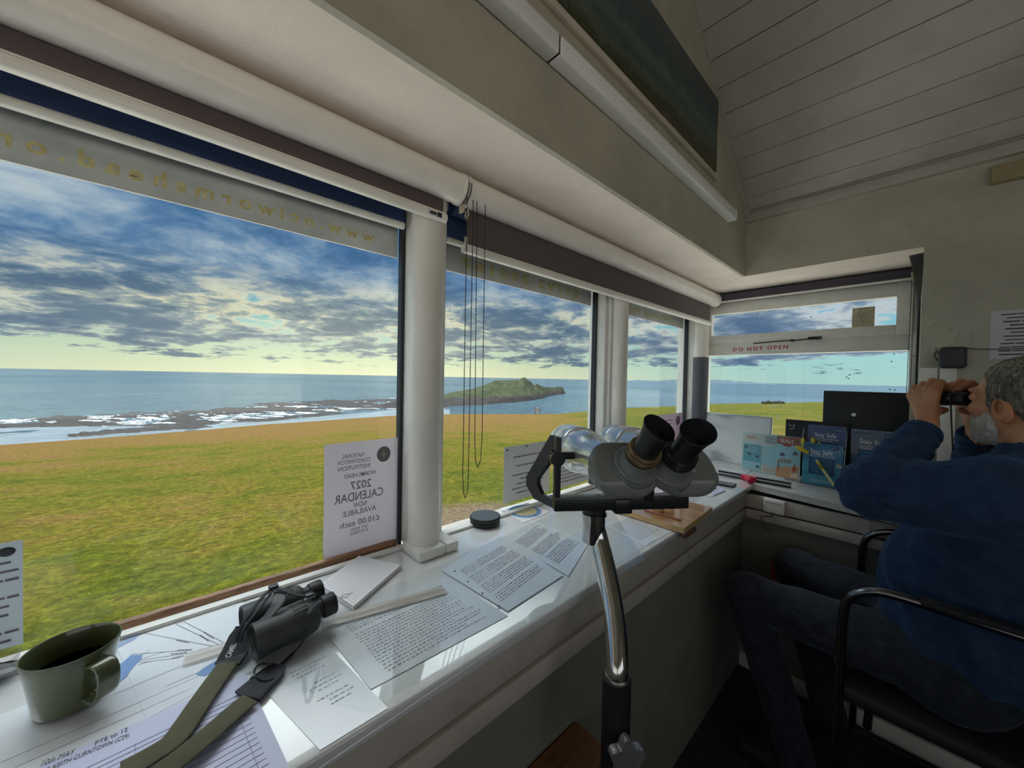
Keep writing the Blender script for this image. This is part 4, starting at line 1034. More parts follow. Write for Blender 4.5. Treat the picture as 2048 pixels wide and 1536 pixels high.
o = wall_poster('notice_poster', 1.215, 1.478, .796, 1.005, 'white typed notice behind the large binoculars inside the second window', PGR)
M = frame_M((1.34, Y_, .90), (1, 0, 0), (0, 0, 1)); scribble_lines(.20, .17, 11, M, 22, word=(.004, .02), th=.3, indent=.02).build('printed_text', PD, o, smooth=0)
o = wall_poster('notice_poster', 2.06, 2.53, .83, 1.068, 'pinkish poster taped inside the third window near the corner', thin_paper('poster_pink', (.80, .66, .76), .3))
M = frame_M((2.25, Y_, .95), (1, 0, 0), (0, 0, 1)); scribble_lines(.25, .18, 8, M, 23, word=(.02, .06), th=.3, indent=.05).build('printed_text', mat('rose_print', (.32, .16, .24), .7), o, smooth=0)
m = MB(); m.verts([(2.46+.035*math.cos(2*math.pi*i/24), Y_, 1.02+.03*math.sin(2*math.pi*i/24)) for i in range(24)], [tuple(range(24))]); m.build('round_logo', mat('rose_print2', (.28, .16, .22), .7), o, smooth=0)
o = wall_poster('notice_poster', -.42, -.186, .800, .982, 'typed notice taped at the left end of the nearest window', thin_paper('poster_blue', (.74, .80, .84), .3))
M = frame_M((-.30, Y_, .88), (1, 0, 0), (0, 0, 1)); scribble_lines(.22, .15, 10, M, 24, word=(.01, .03), th=.3).build('printed_text', PD, o, smooth=0)
m = MB(); m.sphere((-.203, Y_, .966), (.010, .003, .008), 6); m.build('tape_blob', GREY, o)

# ---------------- far worktop
def panel(name, X, y0, y1, z0, z1, th, mtl, lab, cat, lean=0.0, bev=.003):
    """upright panel facing the camera side (-x), leaning back by lean"""
    M = Matrix.Translation((X, 0, z0)) @ Matrix.Rotation(lean, 4, 'Y')
    m = MB(); m.box((0, y0, 0), (th, y1, z1-z0), bev, M=M); return tag(m.build(name, mtl), lab, cat), M
ALU = mat('aluminium', (.50, .51, .53), .35, metal=.8)
wb, M = panel('whiteboard', 2.50, .535, .925, .784, 1.085, .012, ALU, 'small whiteboard leaning in the corner behind the eyepieces', 'whiteboard', .12, .004)
def wbmat():
    m_ = bpy.data.materials.new('whiteboard_face'); m_.use_nodes = True; n = NT(m_.node_tree); tc = n.new('ShaderNodeTexCoord').outputs['Object']
    mp = n.new('ShaderNodeMapping', ins={0: tc, 3: (1, 4, 14)}).outputs[0]; nz = n.noise(mp, 1.1, 2, .4)
    c = n.ramp(nz, [(.42, (.74, .77, .77)), (.60, (.66, .69, .70)), (.70, (.36, .38, .41))])
    b = n.new('ShaderNodeBsdfPrincipled', ins={'Base Color': c, 'Roughness': .25}); n.new('ShaderNodeOutputMaterial', ins={0: b.outputs[0]}); return m_
m = MB(); m.box((-.0012, .543, .008), (0, .917, .293), M=M); m.build('board_face', wbmat(), wb, smooth=0)

BLKP = mat('black_panel', (.013, .014, .018), .45)
o, M = panel('display_panel', 2.50, .005, .312, .784, 1.245, .018, BLKP, 'tall black panel with a small silver stud standing at the far window', 'panel', .03, .002)
m = MB(); m.cyl(M @ Vector((-.004, .193, .345)), M @ Vector((0, .193, .345)), .009, n=18); m.build('stud', ALU, o)
o, M = panel('black_folder', 2.475, .20, .466, .784, 1.083, .014, BLKP, 'black folder leaning at the far window behind the leaflets', 'folder', .06, .002)
m = MB(); m.tube([M @ Vector((-.002, .452, .275)), M @ Vector((-.004, .44, .262)), M @ Vector((-.002, .425, .272)), M @ Vector((-.004, .43, .25)), M @ Vector((-.003, .445, .245))], .0025, 6); m.build('tie_cord', ALU, o)

def flat(M, pts, z, mtl, parent, name):
    return raw(name, [M @ Vector((z, y, zz)) for y, zz in pts], [tuple(range(len(pts)))], mtl, parent)
def rect(M, y0, y1, z0, z1, mtl, parent, name, x=-.0006):
    return flat(M, [(y0, z0), (y1, z0), (y1, z1), (y0, z1)], x, mtl, parent, name)
def ytext(s_, size, M, y, z, mtl, parent, fit=None, x=-.0012, align='CENTER', bold=0):
    o = M @ Vector((x, y, z)); ax = (M.to_3x3() @ Vector((0, -1, 0))); up = (M.to_3x3() @ Vector((0, 0, 1)))
    return text(s_, size, frame_M(o, ax, up), mtl, parent, fit=fit, align=align, bold=bold)
def ylines(M, y, z, w, h, rows, mtl, parent, seed, word=(.003, .01), th=.4):
    o = M @ Vector((-.0012, y, z)); ax = (M.to_3x3() @ Vector((0, -1, 0))); up = (M.to_3x3() @ Vector((0, 0, 1)))
    return scribble_lines(w, h, rows, frame_M(o, ax, up), seed, word=word, th=th, z=0).build('printed_text', mtl, parent, smooth=0)
TEAL = mat('leaflet_teal', (.14, .42, .50), .4); PALE = mat('leaflet_pale', (.50, .60, .60), .45); AQUA = mat('leaflet_aqua', (.32, .62, .70), .45)
RUST = mat('leaflet_rust', (.34, .13, .08), .45); SAND = mat('leaflet_sand', (.62, .38, .20), .45); CREAM = mat('leaflet_cream', (.72, .64, .52), .5)
BLU = mat('leaflet_blue', (.015, .19, .40), .35, coat=.5); DBLU = mat('leaflet_navy', (.015, .07, .20), .4); SKYB = mat('leaflet_sky', (.05, .38, .56), .35); WHT = mat('leaflet_white', (.80, .82, .84), .5)
ORG = mat('leaflet_orange', (.55, .16, .05), .5); DK = mat('leaflet_dark', (.10, .12, .18), .5)
# open wildlife leaflet
o, M = panel('wildlife_leaflet', 2.385, .455, .648, .7835, 1.000, .006, PALE, 'pale blue open wildlife leaflet standing left of the seal leaflets', 'leaflet', .10, .001)
rect(M, .552, .640, .015, .150, TEAL, o, 'blue_panel'); rect(M, .462, .547, .050, .150, AQUA, o, 'blue_panel'); rect(M, .555, .638, .012, .055, AQUA, o, 'wave_panel', -.0009)
rect(M, .575, .632, .178, .200, CREAM, o, 'title_box'); ylines(M, .604, .189, .05, .014, 2, DK, o, 31); ylines(M, .50, .185, .075, .04, 4, DK, o, 32)
ylines(M, .505, .105, .07, .07, 7, PALE, o, 33); ylines(M, .600, .125, .065, .03, 3, PALE, o, 34); rect(M, .462, .547, .008, .034, CREAM, o, 'text_box'); ylines(M, .505, .021, .07, .018, 3, DK, o, 35)
for y, z in ((.628, .130), (.572, .085), (.568, .030), (.61, .095)): flat(M, [(y+.010, z-.004), (y-.010, z-.005), (y-.007, z+.006), (y+.002, z+.011)], -.0013, DK, o, 'animal_drawing')
# seals leaflets in a holder
o, M = panel('seal_leaflet', 2.350, .378, .478, .7875, 1.003, .012, AQUA, 'stack of seal leaflets with rust red heading in the middle of the far worktop', 'leaflet', .10, .001)
rect(M, .379, .477, .172, .214, RUST, o, 'heading_panel'); flat(M, [(.455, .172), (.41, .172), (.42, .162), (.445, .162)], -.0007, RUST, o, 'heading_panel')
ytext('SEALS', .027, M, .436, .189, WHT, o, fit=.058, bold=.01); ylines(M, .445, .206, .045, .006, 1, CREAM, o, 36)
flat(M, [(.477, .0), (.379, .0), (.379, .075), (.40, .05), (.43, .062), (.455, .05), (.477, .045)], -.0007, SAND, o, 'sand_drawing')
rect(M, .386, .397, .186, .200, WHT, o, 'corner_mark')
for y, z in ((.452, .118), (.398, .130)): flat(M, [(y+.014, z-.006), (y-.012, z-.007), (y-.009, z+.006), (y+.001, z+.012)], -.0012, DK, o, 'animal_drawing')
m = MB()
for y0, z0, r_ in ((.448, .088, .009), (.422, .088, .009)): m.tube([M @ Vector((-.002, y0+r_*math.cos(a), z0+r_*math.sin(a))) for a in [i*.45 for i in range(15)]], .0016, 6)
m.tube([M @ Vector((-.002, .468+.0*i, .03+.012*i)) for i in range(5)]+[M @ Vector((-.002, .462, .09))], .0022, 6); m.tube([M @ Vector((-.002, .405-.002*i, .03+.012*i)) for i in range(5)], .0022, 6)
m.build('goggle_drawing', ORG, o); m = MB(); m.cyl(M @ Vector((-.001, .398, .052)), M @ Vector((-.0016, .398, .052)), .012, n=20); m.build('round_mark', ORG, o)
rect(M, .383, .412, .006, .030, CREAM, o, 'text_box', -.001)
# stay safe leaflets
def stay(X, y0, y1, z0, z1, a, b, lab, lean, seed, full=True):
    o, M = panel('safety_leaflet', X, y0, y1, z0, z1, .012, a, lab, 'leaflet', lean, .001); H_ = z1-z0; W_ = y1-y0; yc = (y0+y1)/2
    rect(M, y0, y1, H_*.58, H_, b, o, 'sky_panel')
    ytext('Stay Safe', .028, M, yc+.004, H_*.80, WHT, o, fit=W_*.56, bold=.012); ylines(M, yc, H_*.71, W_*.62, .018, 2, WHT, o, seed)
    rect(M, y0+W_*.55, y1-W_*.04, H_*.925, H_*.955, DK, o, 'logo_strip', -.0009); flat(M, [(y0+W_*.10, H_*.955), (y0+W_*.30, H_*.955), (y0+W_*.30, H_*.90), (y0+W_*.20, H_*.87), (y0+W_*.10, H_*.90)], -.0009, DBLU, o, 'shield')
    ylines(M, y0+W_*.2, H_*.92, W_*.15, .006, 1, WHT, o, seed+3)
    rect(M, y0+W_*.20, y0+W_*.83, H_*.25, H_*.66, DBLU, o, 'text_box', -.0009); ylines(M, yc+.002, H_*.47, W_*.50, H_*.36, 7, SKYB, o, seed+1); ylines(M, yc, H_*.10, W_*.6, .012, 2, WHT, o, seed+2)
    flat(M, [(y0+W_*.16, H_*.50), (y0+W_*.02, H_*.46), (y0+W_*.03, H_*.54), (y0+W_*.13, H_*.57)], -.001, CREAM, o, 'swimmer_drawing'); rect(M, y0, y1, H_*.36, H_*.375, AQUA, o, 'wave_line', -.0008)
    return o, M
f1, MF = stay(2.335, .212, .364, .7835, .985, SKYB, BLU, 'front blue water safety leaflet standing in the clear holder beside the yellow glove', .07, 41)
stay(2.372, .206, .352, .83, 1.073, DBLU, mat('leaflet_dusk', (.08, .12, .27), .4), 'back water safety leaflet showing above the front blue one', .05, 51)
stay(2.372, .030, .190, .79, 1.070, mat('leaflet_slate', (.05, .09, .16), .4), mat('leaflet_slate2', (.16, .20, .28), .4), 'slate blue water safety leaflet half hidden behind the raised elbow', .05, 61)
o = empty('leaflet_holder', (2.36, .285, ZT), 'clear acrylic two-tier holder around the blue safety leaflets', 'holder')
m = MB(); m.box((2.318, .200, ZT+.001), (2.42, .374, ZT+.003)); m.box((2.322, .370, ZT+.003), (2.41, .373, .95)); m.box((2.322, .203, ZT+.003), (2.41, .206, .95)); m.build('frame', CLEAR, o, smooth=0)
m = MB(); m.box((2.326, .203, ZT+.003), (2.328, .373, .90)); m.build('front_plate', CLEAR, o, smooth=0)
for y in (.205, .3715): 
    m = MB(); m.tube([(2.325, y, ZT+.003), (2.327, y, .90), (2.40, y, 1.05)], .0012, 5); m.build('edge', mat('plastic_edge', (.75, .78, .80), .3), o)
# yellow things by the leaflets
YEL = mat('yellow_rubber', (.78, .60, .02), .45)
o = empty('rubber_glove', (2.34, .35, .99), 'yellow rubber glove with fingers poking out above the blue leaflets', 'glove')
for a, b, r_, xx in (((1608, 897), (1606, 878), .0085, 2.366), ((1627, 897), (1626, 877), .0085, 2.366), ((1637, 897), (1638, 886), .0075, 2.368), ((1617, 906), (1593, 894), .008, 2.334)):
    A, B = on_x(*a, xx), on_x(*b, xx-.001)
    m = MB(); m.tube([A, A.lerp(B, .5), A.lerp(B, .85), B, B+(B-A).normalized()*r_*.7], [r_, r_*1.05, r_, r_*.8, r_*.25], 14); m.build('finger', YEL, o, smooth=60)
m = MB(); A, B = on_x(1606, 899, 2.367), on_x(1642, 900, 2.367); m.tube([A, A.lerp(B, .5), B], .007, 10, flat=(.008, .004)); m.build('palm', mat('yellow_shade', (.55, .50, .06), .5), o, smooth=60)
o = empty('craft_knife', on_x(1650, 947, 2.318), 'yellow and clear craft knife leaning on the front blue leaflet', 'knife')
A, B = on_x(1634, 922, 2.322), on_x(1670, 974, 2.298); d = (B-A); d.normalize(); X = Vector((-1, 0, 0)); Mk = frame_M(A, d, X.cross(d)); L_ = (B-A).length
m = MB(); m.box((0, -.006, -.003), (L_*.35, .006, .003), .002, M=Mk); m.build('grip', YEL, o)
m = MB(); m.box((L_*.35, -.006, -.0025), (L_*.97, .006, .0025), .001, M=Mk); m.build('handle', mat('pale_yellow_plastic', (.62, .60, .28), .3), o)
m = MB(); m.box((L_*.1, -.002, .003), (L_*.30, .002, .0045), M=Mk); m.build('slider', GREY, o)
m = MB(); m.verts([Mk @ Vector(v) for v in ((0, -.006, 0), (-.012, .001, 0), (0, .005, 0), (0, .005, .0006), (-.012, .001, .0006), (0, -.006, .0006))], [(0,1,2),(3,4,5),(0,1,4,5),(1,2,3,4)]); m.build('blade_tip', PALE, o)
# squeegee
A, B = on_z(1437, 943, .800), on_z(1582, 969, .797)
o = empty('window_squeegee', (A+B)/2, 'window squeegee with black rubber blade and red handle lying on the far corner', 'squeegee'); d = (B-A).normalized(); Ms = frame_M(A, d, Vector((0, 0, 1)).cross(d)); L_ = (B-A).length
m = MB(); m.box((0, -.012, -.016), (L_, .012, -.008), .001, M=Ms); m.build('rubber_blade', RUB, o)
m = MB(); m.box((0, -.010, -.007), (L_, .010, .0), .001, M=Ms); m.build('channel', ALU, o)
m = MB(); m.box((0, -.008, .001), (L_, .009, .008), .001, M=Ms); m.build('sleeve', RUB, o)
RED = mat('red_plastic', (.58, .02, .06), .35)
m = MB(); m.box((L_*.34, -.022, -.014), (L_*.56, .010, .009), .004, M=Ms); a_ = Ms @ Vector((L_*.42, -.02, -.004)); m.cyl(a_, a_+Vector((-.05, -.035, .0)), .011, .013, n=20); m.build('handle', RED, o)
# phone, cards, pen
def slab(px4, z, th, bev):
    P = [on_z(*p, z) for p in px4]; c = sum(P, Vector())/4
    return P, c
P = [on_z(*p, .7885) for p in ((1404, 954), (1473, 966), (1467, 973), (1398, 962))]
m = MB(); M = frame_M((P[0]+P[1]+P[2]+P[3])/4, P[1]-P[0], Vector((0, 0, 1)).cross(P[1]-P[0])); w_ = (P[1]-P[0]).length; h_ = .072
m.box((-w_/2, -h_/2, -.0075), (w_/2, h_/2, .0), .003, M=M, seg=3); o = tag(m.build('mobile_phone', RUB2), 'black mobile phone lying on the worktop near the corner', 'phone')
m = MB(); m.box((-w_*.46, -h_*.44, .0002), (w_*.46, h_*.44, .0004), M=M); m.build('screen', mat('phone_screen', (.05, .06, .07), .08), o, smooth=0)
o, M, w, h = sheet('index_card', [(1376, 975), (1408, 960), (1452, 980), (1428, 990)], .784, PAPB, 'lilac index card with a pen on it behind the right eyepiece', 'card')
o, M, w, h = sheet('index_card', [(1370, 978), (1404, 964), (1446, 983), (1424, 993)], .7818, PAPW, 'white card under the lilac card near the corner', 'card')
m = MB(); A, B = on_z(1396, 972, .788), on_z(1434, 977, .788); m.tube([A, A.lerp(B, .1), A.lerp(B, .9), B], [.001, .0035, .0035, .002], 10); o = tag(m.build('pen', ALU), 'silver pen lying on the lilac card', 'pen')
# clear acrylic stand by the man
m = MB(); P = [on_z(*p, .785) for p in ((1690, 976), (1720, 985), (1716, 1002), (1686, 996))]
m.tube(P+[P[0]], .0014, 6); tag(m.build('acrylic_stand', mat('plastic_edge', (.75, .78, .80), .3)), 'clear bent stand lying on the far worktop in front of the elbow', 'stand')
# wooden board with blocks
PINE = mat('varnished_board', (.42, .21, .08), .3, var=.25, vscale=6, stretch=(9, 1.2, 9), coat=.6, col2=(.60, .34, .15))
PINEL = mat('board_edge', (.58, .38, .17), .5, var=.3, vscale=9, stretch=(9, 1.5, 9))
zb = .8015; P = [on_z(*p, zb) for p in ((1224, 1013), (1290, 985), (1425, 1014), (1368, 1057))]
o = empty('wooden_board', (P[0]+P[2])/2-Vector((0, 0, .02)), 'varnished wooden board overhanging the worktop edge under the large binoculars', 'board')
m = MB(); dz = Vector((0, 0, -.018)); m.verts([p+dz for p in P]+P, [(3,2,1,0),(4,5,6,7),(0,1,5,4),(1,2,6,5),(2,3,7,6),(3,0,4,7)]); bb = m.build('plank', PINE, o, smooth=0)
bb.data.materials.append(PINEL)
for p in bb.data.polygons:
    if abs(p.normal.z) < .5: p.material_index = 1
e0, e1 = P[3], P[2]; dd = (e1-e0).normalized(); ii = Vector((-dd.y, dd.x, 0)); 
m = MB(); q0 = e0+dd*.012+Vector((0, 0, -.019)); Mb = frame_M(q0, (1, 0, 0), (0, 1, 0)); m.box((-.0, -.002, -.018), ((e1-e0).length*.30, .012, 0), .001, M=frame_M((q0.x, min(.508, q0.y), q0.z), (1, 0, 0), (0, 1, 0))); m.build('cleat', BROWN, o)
for a, w_, h_ in (((1318, 1023), .035, .05), ((1340, 1006), .04, .07)):
    q = on_z(*a, zb+.0005); m = MB(); m.box((q.x-w_/2, q.y-.012, zb), (q.x+w_/2, q.y+.02, zb+h_), .002); m.build('block', PINEL, o)
m = MB(); A, B = on_z(1286, 1019, zb+.004), on_z(1362, 1040, zb+.004); m.tube([A, A.lerp(B, .06), A.lerp(B, .07), B], [.0006, .003, .0034, .0034], 8); m2 = tag(m.build('pencil', mat('pencil_paint', (.40, .12, .06), .4)), 'short reddish pencil lying on the wooden board', 'pencil')
q = on_y(1150, 1500, .50)
o = empty('wooden_crate', (.60, .48, -.14), 'low brown wooden crate on the floor behind the binocular stand', 'crate')
CR_ = mat('crate_wood', (.22, .09, .04), .5, var=.4, vscale=6, stretch=(1, 8, 8))
m = MB(); m.box((q.x-.22, .46, -.139), (q.x+.07, .555, q.z-.03), .004); m.build('box', CR_, o)
m = MB(); m.box((q.x-.225, .455, q.z-.03), (q.x+.075, .556, q.z-.018), .003); m.build('lid', CR_, o)
# remains of a patch stuck to the top light and marks on the panes
m = MB(); m.box((FX+.004, .137, 1.580), (FX+.006, .222, 1.680)); o = tag(m.build('sun_catcher', mat('yellowed_card', (.50, .47, .33), .8, var=.3, vscale=60), smooth=0), 'yellowed square patch stuck on the far top light', 'patch')
m = MB()
for i in range(18):
    a = 2*math.pi*i/18; m.tube([(FX+.0035, .18+.008*math.cos(a), 1.63+.008*math.sin(a)), (FX+.0035, .18+.032*math.cos(a), 1.63+.036*math.sin(a))], .0006, 4)
m.build('ray_print', mat('olive_print', (.30, .28, .18), .8), o)
DOT = mat('window_dirt', (.22, .28, .30), .8); WM = mat('white_scrawl', (.8, .8, .78), .7)
m = MB()
for p_ in ((1693, 754), (1699, 750), (1697, 757), (1783, 723), (1788, 708), (1790, 780), (1780, 779), (1515, 628), (1622, 634)):
    q = on_x(*p_, FX+.029); m.sphere(q, (.001, .0038, .0032), 4)
tag(m.build('window_specks', DOT), 'dark specks of dirt on the far window glass', 'specks', kind='stuff')
m = MB()
for pts in ([(1536, 812), (1540, 818), (1544, 811), (1549, 816), (1552, 810)], [(1558, 815), (1562, 812), (1567, 816)], [(1552, 833), (1556, 831), (1560, 835), (1556, 838), (1552, 835)], [(1636, 836), (1641, 834), (1645, 838)]):
    m.tube([on_x(*p_, FX+.028) for p_ in pts], .0022, 5)
tag(m.build('white_scrawl', WM), 'white scrawled marks on the far window glass', 'marks', kind='stuff')

# ================================================================ LARGE MOUNTED BINOCULARS
BA = R(54); A_ = Vector((math.cos(BA), math.sin(BA), 0)); S_ = Vector((math.sin(BA), -math.cos(BA), 0)); U_ = Vector((0, 0, 1))
H0 = Vector((.685, .411, 1.101))
tilt = Matrix.Rotation(R(3.0), 4, 'Y')     # objectives dip slightly
MB_ = Matrix(((A_.x, S_.x, 0, H0.x), (A_.y, S_.y, 0, H0.y), (0, 0, 1, H0.z), (0, 0, 0, 1)))   # (a, s, u); left-handed
def L(a, s, u): return MB_ @ Vector((a, s, u))
def hammered(name, col, rough, metal):
    m_ = bpy.data.materials.new(name); m_.use_nodes = True; n = NT(m_.node_tree); tc = n.new('ShaderNodeTexCoord').outputs['Object']
    b = n.new('ShaderNodeBsdfPrincipled', ins={'Base Color': (*col, 1), 'Roughness': rough, 'Metallic': metal, 'Coat Weight': .5, 'Coat Roughness': .06})
    bp = n.new('ShaderNodeBump', ins={'Height': n.noise(tc, 55, 3, .5, .5), 'Strength': .22, 'Distance': .004}); n.l.new(bp.outputs[0], b.inputs['Normal'])
    n.new('ShaderNodeOutputMaterial', ins={0: b.outputs[0]}); return m_
SILV = hammered('silver_lacquer', (.72, .72, .71), .20, .45)
GRYP = mat('grey_enamel', (.19, .20, .195), .38, var=.06, vscale=30, bump=.06, bscale=300, coat=.25)
YOKE = mat('black_enamel', (.022, .022, .025), .33, bump=.05, bscale=120, coat=.3)
CHROME = mat('chrome', (.62, .60, .57), .14, metal=1.0, var=.12, vscale=30)
BRASS = mat('knurled_brass', (.30, .21, .11), .4, metal=.7)
OPT = mat('coated_glass', (.02, .03, .05), .05, coat=1)
big = empty('mounted_binoculars', L(.05, .06, -.09), 'large silver and grey mounted binoculars with angled black eyepieces on a black yoke', 'binoculars')
def axM(o, z, x=None):
    z = Vector(z).normalized(); x = (Vector(x) if x else z.orthogonal()); x = (x-z*x.dot(z)).normalized(); return frame_M(o, x, z.cross(x), z)
nrm = Vector((-.707, 0, .707))
for side, sh, st, bs, bu, ba in (('l', 0.0, -.010, .0205, .044, -.073), ('r', .129, .139, .090, .038, -.078)):
    # optical tube
    o0 = L(.02, st, 0.004); o1 = L(.335, st-.004, -.018); d = (o1-o0)
    Mt = axM(o0, d); prof = [(.001, .0), (.036, .0), (.038, .012), (.0385, .05), (.041, .075), (.047, .098), (.052, .118), (.0545, .14), (.0552, .165), (.0552, .185), (.0600, .192), (.0615, .20), (.0615, .27), (.0600, .275), (.0615, .279), (.0615, .318), (.0595, .322), (.055, .320), (.052, .305), (.001, .30)]
    m = MB(); m.lathe(prof, Mt, n=64); tb = m.build('optical_tube', SILV, big, smooth=28)
    m = MB(); m.lathe([(.001, .304), (.035, .306), (.051, .302), (.0505, .3005), (.001, .3005)], Mt, n=40); m.build('objective_lens', OPT, tb)
    # prism housing
    hx, hu = .064, .052
    def f_(P, hx=hx, hu=hu):
        q = np.abs(P[:, 1:3])-np.array([hx, hu])+.044
        d2 = np.linalg.norm(np.maximum(q, 0), axis=1)+np.minimum(q.max(1), 0)-.044
        da = np.maximum(P[:, 0]-.040, -.058-P[:, 0])
        # taper towards the tube
        d2 = d2+np.clip(P[:, 0], 0, 1)*.42
        body = smax(d2, da, .012)
        pl = P@np.array([-.707, 0, .707])-.030
        return smax(body, pl, .007)
    V, Fq = sdf_mesh(f_, (-.068, -.078, -.066), (.055, .078, .066), .0030)
    Vw = np.array([list(L(v[0], v[1]+sh, v[2])) for v in V])
    np_mesh('prism_housing', Vw, Fq[:, ::-1], GRYP, big, iters=2)
    # turret, rings, eyepiece
    Bc = L(ba, sh*0+bs, bu); n_w = (A_*-.707+U_*.707).normalized()
    base = Bc-n_w*.050; Me = axM(base, n_w, S_)
    m = MB(); m.lathe([(.045, -.012), (.045, .0), (.0435, .0025), (.001, .0025)], Me, n=56); m.build('turret_ring', GRYP, big)
    m = MB(); m.lathe([(.0425, .002), (.0425, .0045), (.001, .0045)], Me, n=56); m.build('seal_ring', RUB, big)
    m = MB(); m.lathe([(.0435, .0045), (.0435, .0065), (.0415, .009), (.037, .010), (.001, .010)], Me, n=56); m.build('turret_ring', GRYP, big)
    m = MB(); m.lathe([(.0365, .008), (.035, .012), (.032, .022), (.031, .028), (.0325, .030), (.0325, .034), (.001, .034)], Me, n=56); m.build('eyepiece_neck', GRYP, big)
    mt = BRASS if side == 'l' else RUB2
    m = MB(); 
    m.lathe([(.0300, .034), (.0300, .0405), (.001, .0405)], Me, n=48); m.build('black_collar', RUB2, big)
    n_ = 90
    def knurl(z0, z1, r, mm, nm):
        m = MB(); vs = []; 
        for z in (z0, z0+.0008, z1-.0008, z1):
            for i in range(n_*2):
                t = 2*math.pi*i/(n_*2); rr = r-(.0006 if i % 2 else 0)-(.0008 if z in (z0, z1) else 0); vs.append((rr*math.cos(t), rr*math.sin(t), z))
        k = n_*2; fs = [(j*k+i, j*k+(i+1) % k, (j+1)*k+(i+1) % k, (j+1)*k+i) for j in range(3) for i in range(k)]+[tuple(reversed(range(k))), tuple(range(3*k, 4*k))]
        m.verts(vs, fs, Me); return m.build(nm, mm, big, smooth=20)
    knurl(.0400, .0500, .0318, mt, 'knurled_ring'); knurl(.0512, .0600, .0305, mt, 'knurled_ring')
    m = MB(); m.lathe([(.0255, .058), (.0248, .060), (.0232, .064), (.0228, .075), (.0235, .095), (.0252, .108), (.0285, .1205), (.0298, .124), (.0290, .125), (.0262, .115), (.0235, .100), (.020, .092), (.001, .090)], Me, n=56)
    # slanted light-shield: lift the outer half of the rim
    for v in m.bm.verts:
        p = Me.inverted() @ v.co
        if p.z > .10:
            k = (p.z-.10)/.025; s_ = -p.x if side == 'l' else p.x
            p.z += k*max(-.006, s_*.28); v.co = Me @ p
    cupo = m.build('rubber_eyecup', RUB, big, smooth=50)
    m = MB(); m.lathe([(.001, .0905), (.016, .0915), (.017, .0905), (.001, .0900)], Me, n=32); m.build('ocular_lens', OPT, cupo)
# bridge, clamp screw
m = MB(); m.cyl(L(.02, .03, -.02), L(.02, .10, -.02), .016, n=24); m.box((-.01, .052, -.075), (.11, .078, .0), .004, M=MB_); m.build('bridge', YOKE, big)
m = MB(); m.cyl(L(-.012, .058, -.036), L(-.020, .056, -.038), .0085, n=20); m.build('clamp_screw', CHROME, big)
m = MB()
for i in range(6): m.verts([L(-.0635+.0*i, .118+i*.0028, .0025)+n_w*0, L(-.0635, .1195+i*.0028, .0025), L(-.0600, .1195+i*.0028, .0060), L(-.0600, .118+i*.0028, .0060)], [(0, 1, 2, 3)])
m.build('scale_marks', mat('white_engraving', (.7, .7, .7), .5), big, smooth=0)
# yoke
yk = []
m = MB(); m.box((.085, -.112, -.124), (.145, .214, -.104), .002, M=MB_); m.box((.083, -.112, -.124), (.088, .214, -.092), .001, M=MB_); m.build('yoke_bar', YOKE, big)
for s0, s1 in ((-.112, -.098), (.200, .214)):
    m = MB(); m.box((.085, s0, -.124), (.105, s1, .045), .002, M=MB_)
    sl_ = [(.105, .045), (.122, .045), (.205, -.075), (.205, -.098), (.175, -.124), (.105, -.124), (.105, -.104), (.150, -.104), (.165, -.085), (.165, -.070), (.108, .0)]
    sg_ = -1 if s0 < 0 else 1; fl = lambda a: sg_*max(0, a-.108)*.5
    vs = [L(a, s0+.002+fl(a), u) for a, u in sl_]+[L(a, s1-.002+fl(a), u) for a, u in sl_]; n = len(sl_)
    m.verts(vs, [tuple(range(n)), tuple(reversed(range(n, 2*n)))]+[(i, (i+1) % n, n+(i+1) % n, n+i) for i in range(n)]); ar = m.build('yoke_arm', YOKE, big, smooth=20)
    m = MB(); sg = -1 if s0 < 0 else 1; c0 = s0 if s0 < 0 else s1
    m.cyl(L(.098, c0, -.002), L(.098, c0+sg*.008, -.002), .0165, n=32); m.cyl(L(.098, c0+sg*.008, -.002), L(.098, c0+sg*.011, -.002), .009, n=6); m.build('pivot_knob', RUB2, ar)
    m = MB(); pc = L(.084, (s0+s1)/2-(.004 if s0 < 0 else -.004), -.002); m.cyl(pc, pc-A_*.012, .0165, n=32); m.cyl(pc-A_*.012, pc-A_*.014, .004, n=12); m.build('clamp_knob', RUB2, ar)
# arms' inner trunnions to the tubes
for s0, s1 in ((-.098, -.06), (.19, .200)):
    m = MB(); m.cyl(L(.12, s0, -.004), L(.12, s1, -.004), .009, n=20); m.build('trunnion', YOKE, big)
m = MB(); m.box((.078, .030, -.132), (.15, .072, -.098), .003, M=MB_); m.build('centre_block', RUB2, big)

# stand: collar, swan-neck tube, sleeve, pole, knob
st = empty('binocular_stand', (.645, .392, -.14), 'chrome swan-neck stand with black sleeve and star knob in front of the worktop', 'stand')
def D_(x, y, t): return depth(x, y, t)
c = D_(1188, 1040, .885); ct = Vector((c.x, c.y, .978)); cb = Vector((c.x, c.y, .893))
m = MB(); m.lathe([(.001, 0), (.0245, 0), (.027, .002), (.027, .026), (.0285, .028), (.0295, .031), (.0275, .033), (.001, .033)], Matrix.Translation((c.x, c.y, .965-.004)), n=40); m.build('bearing_cap', YOKE, st)
m = MB(); m.lathe([(.001, 0), (.0265, 0), (.027, .003), (.0262, .055), (.0262, .062), (.0295, .064), (.0295, .068), (.001, .068)], Matrix.Translation((c.x, c.y, .893)), n=40); m.build('collar', CHROME, st)
ctrl = [D_(1190, 1050, .885), D_(1198, 1080, .878), D_(1208, 1120, .855), D_(1219, 1175, .825), D_(1228, 1235, .79), D_(1233, 1295, .757), D_(1234, 1345, .735)]
bx, by = ctrl[-1].x, ctrl[-1].y; ctrl += [Vector((bx-.001, by-.001, ctrl[-1].z-.05))]
dense = []
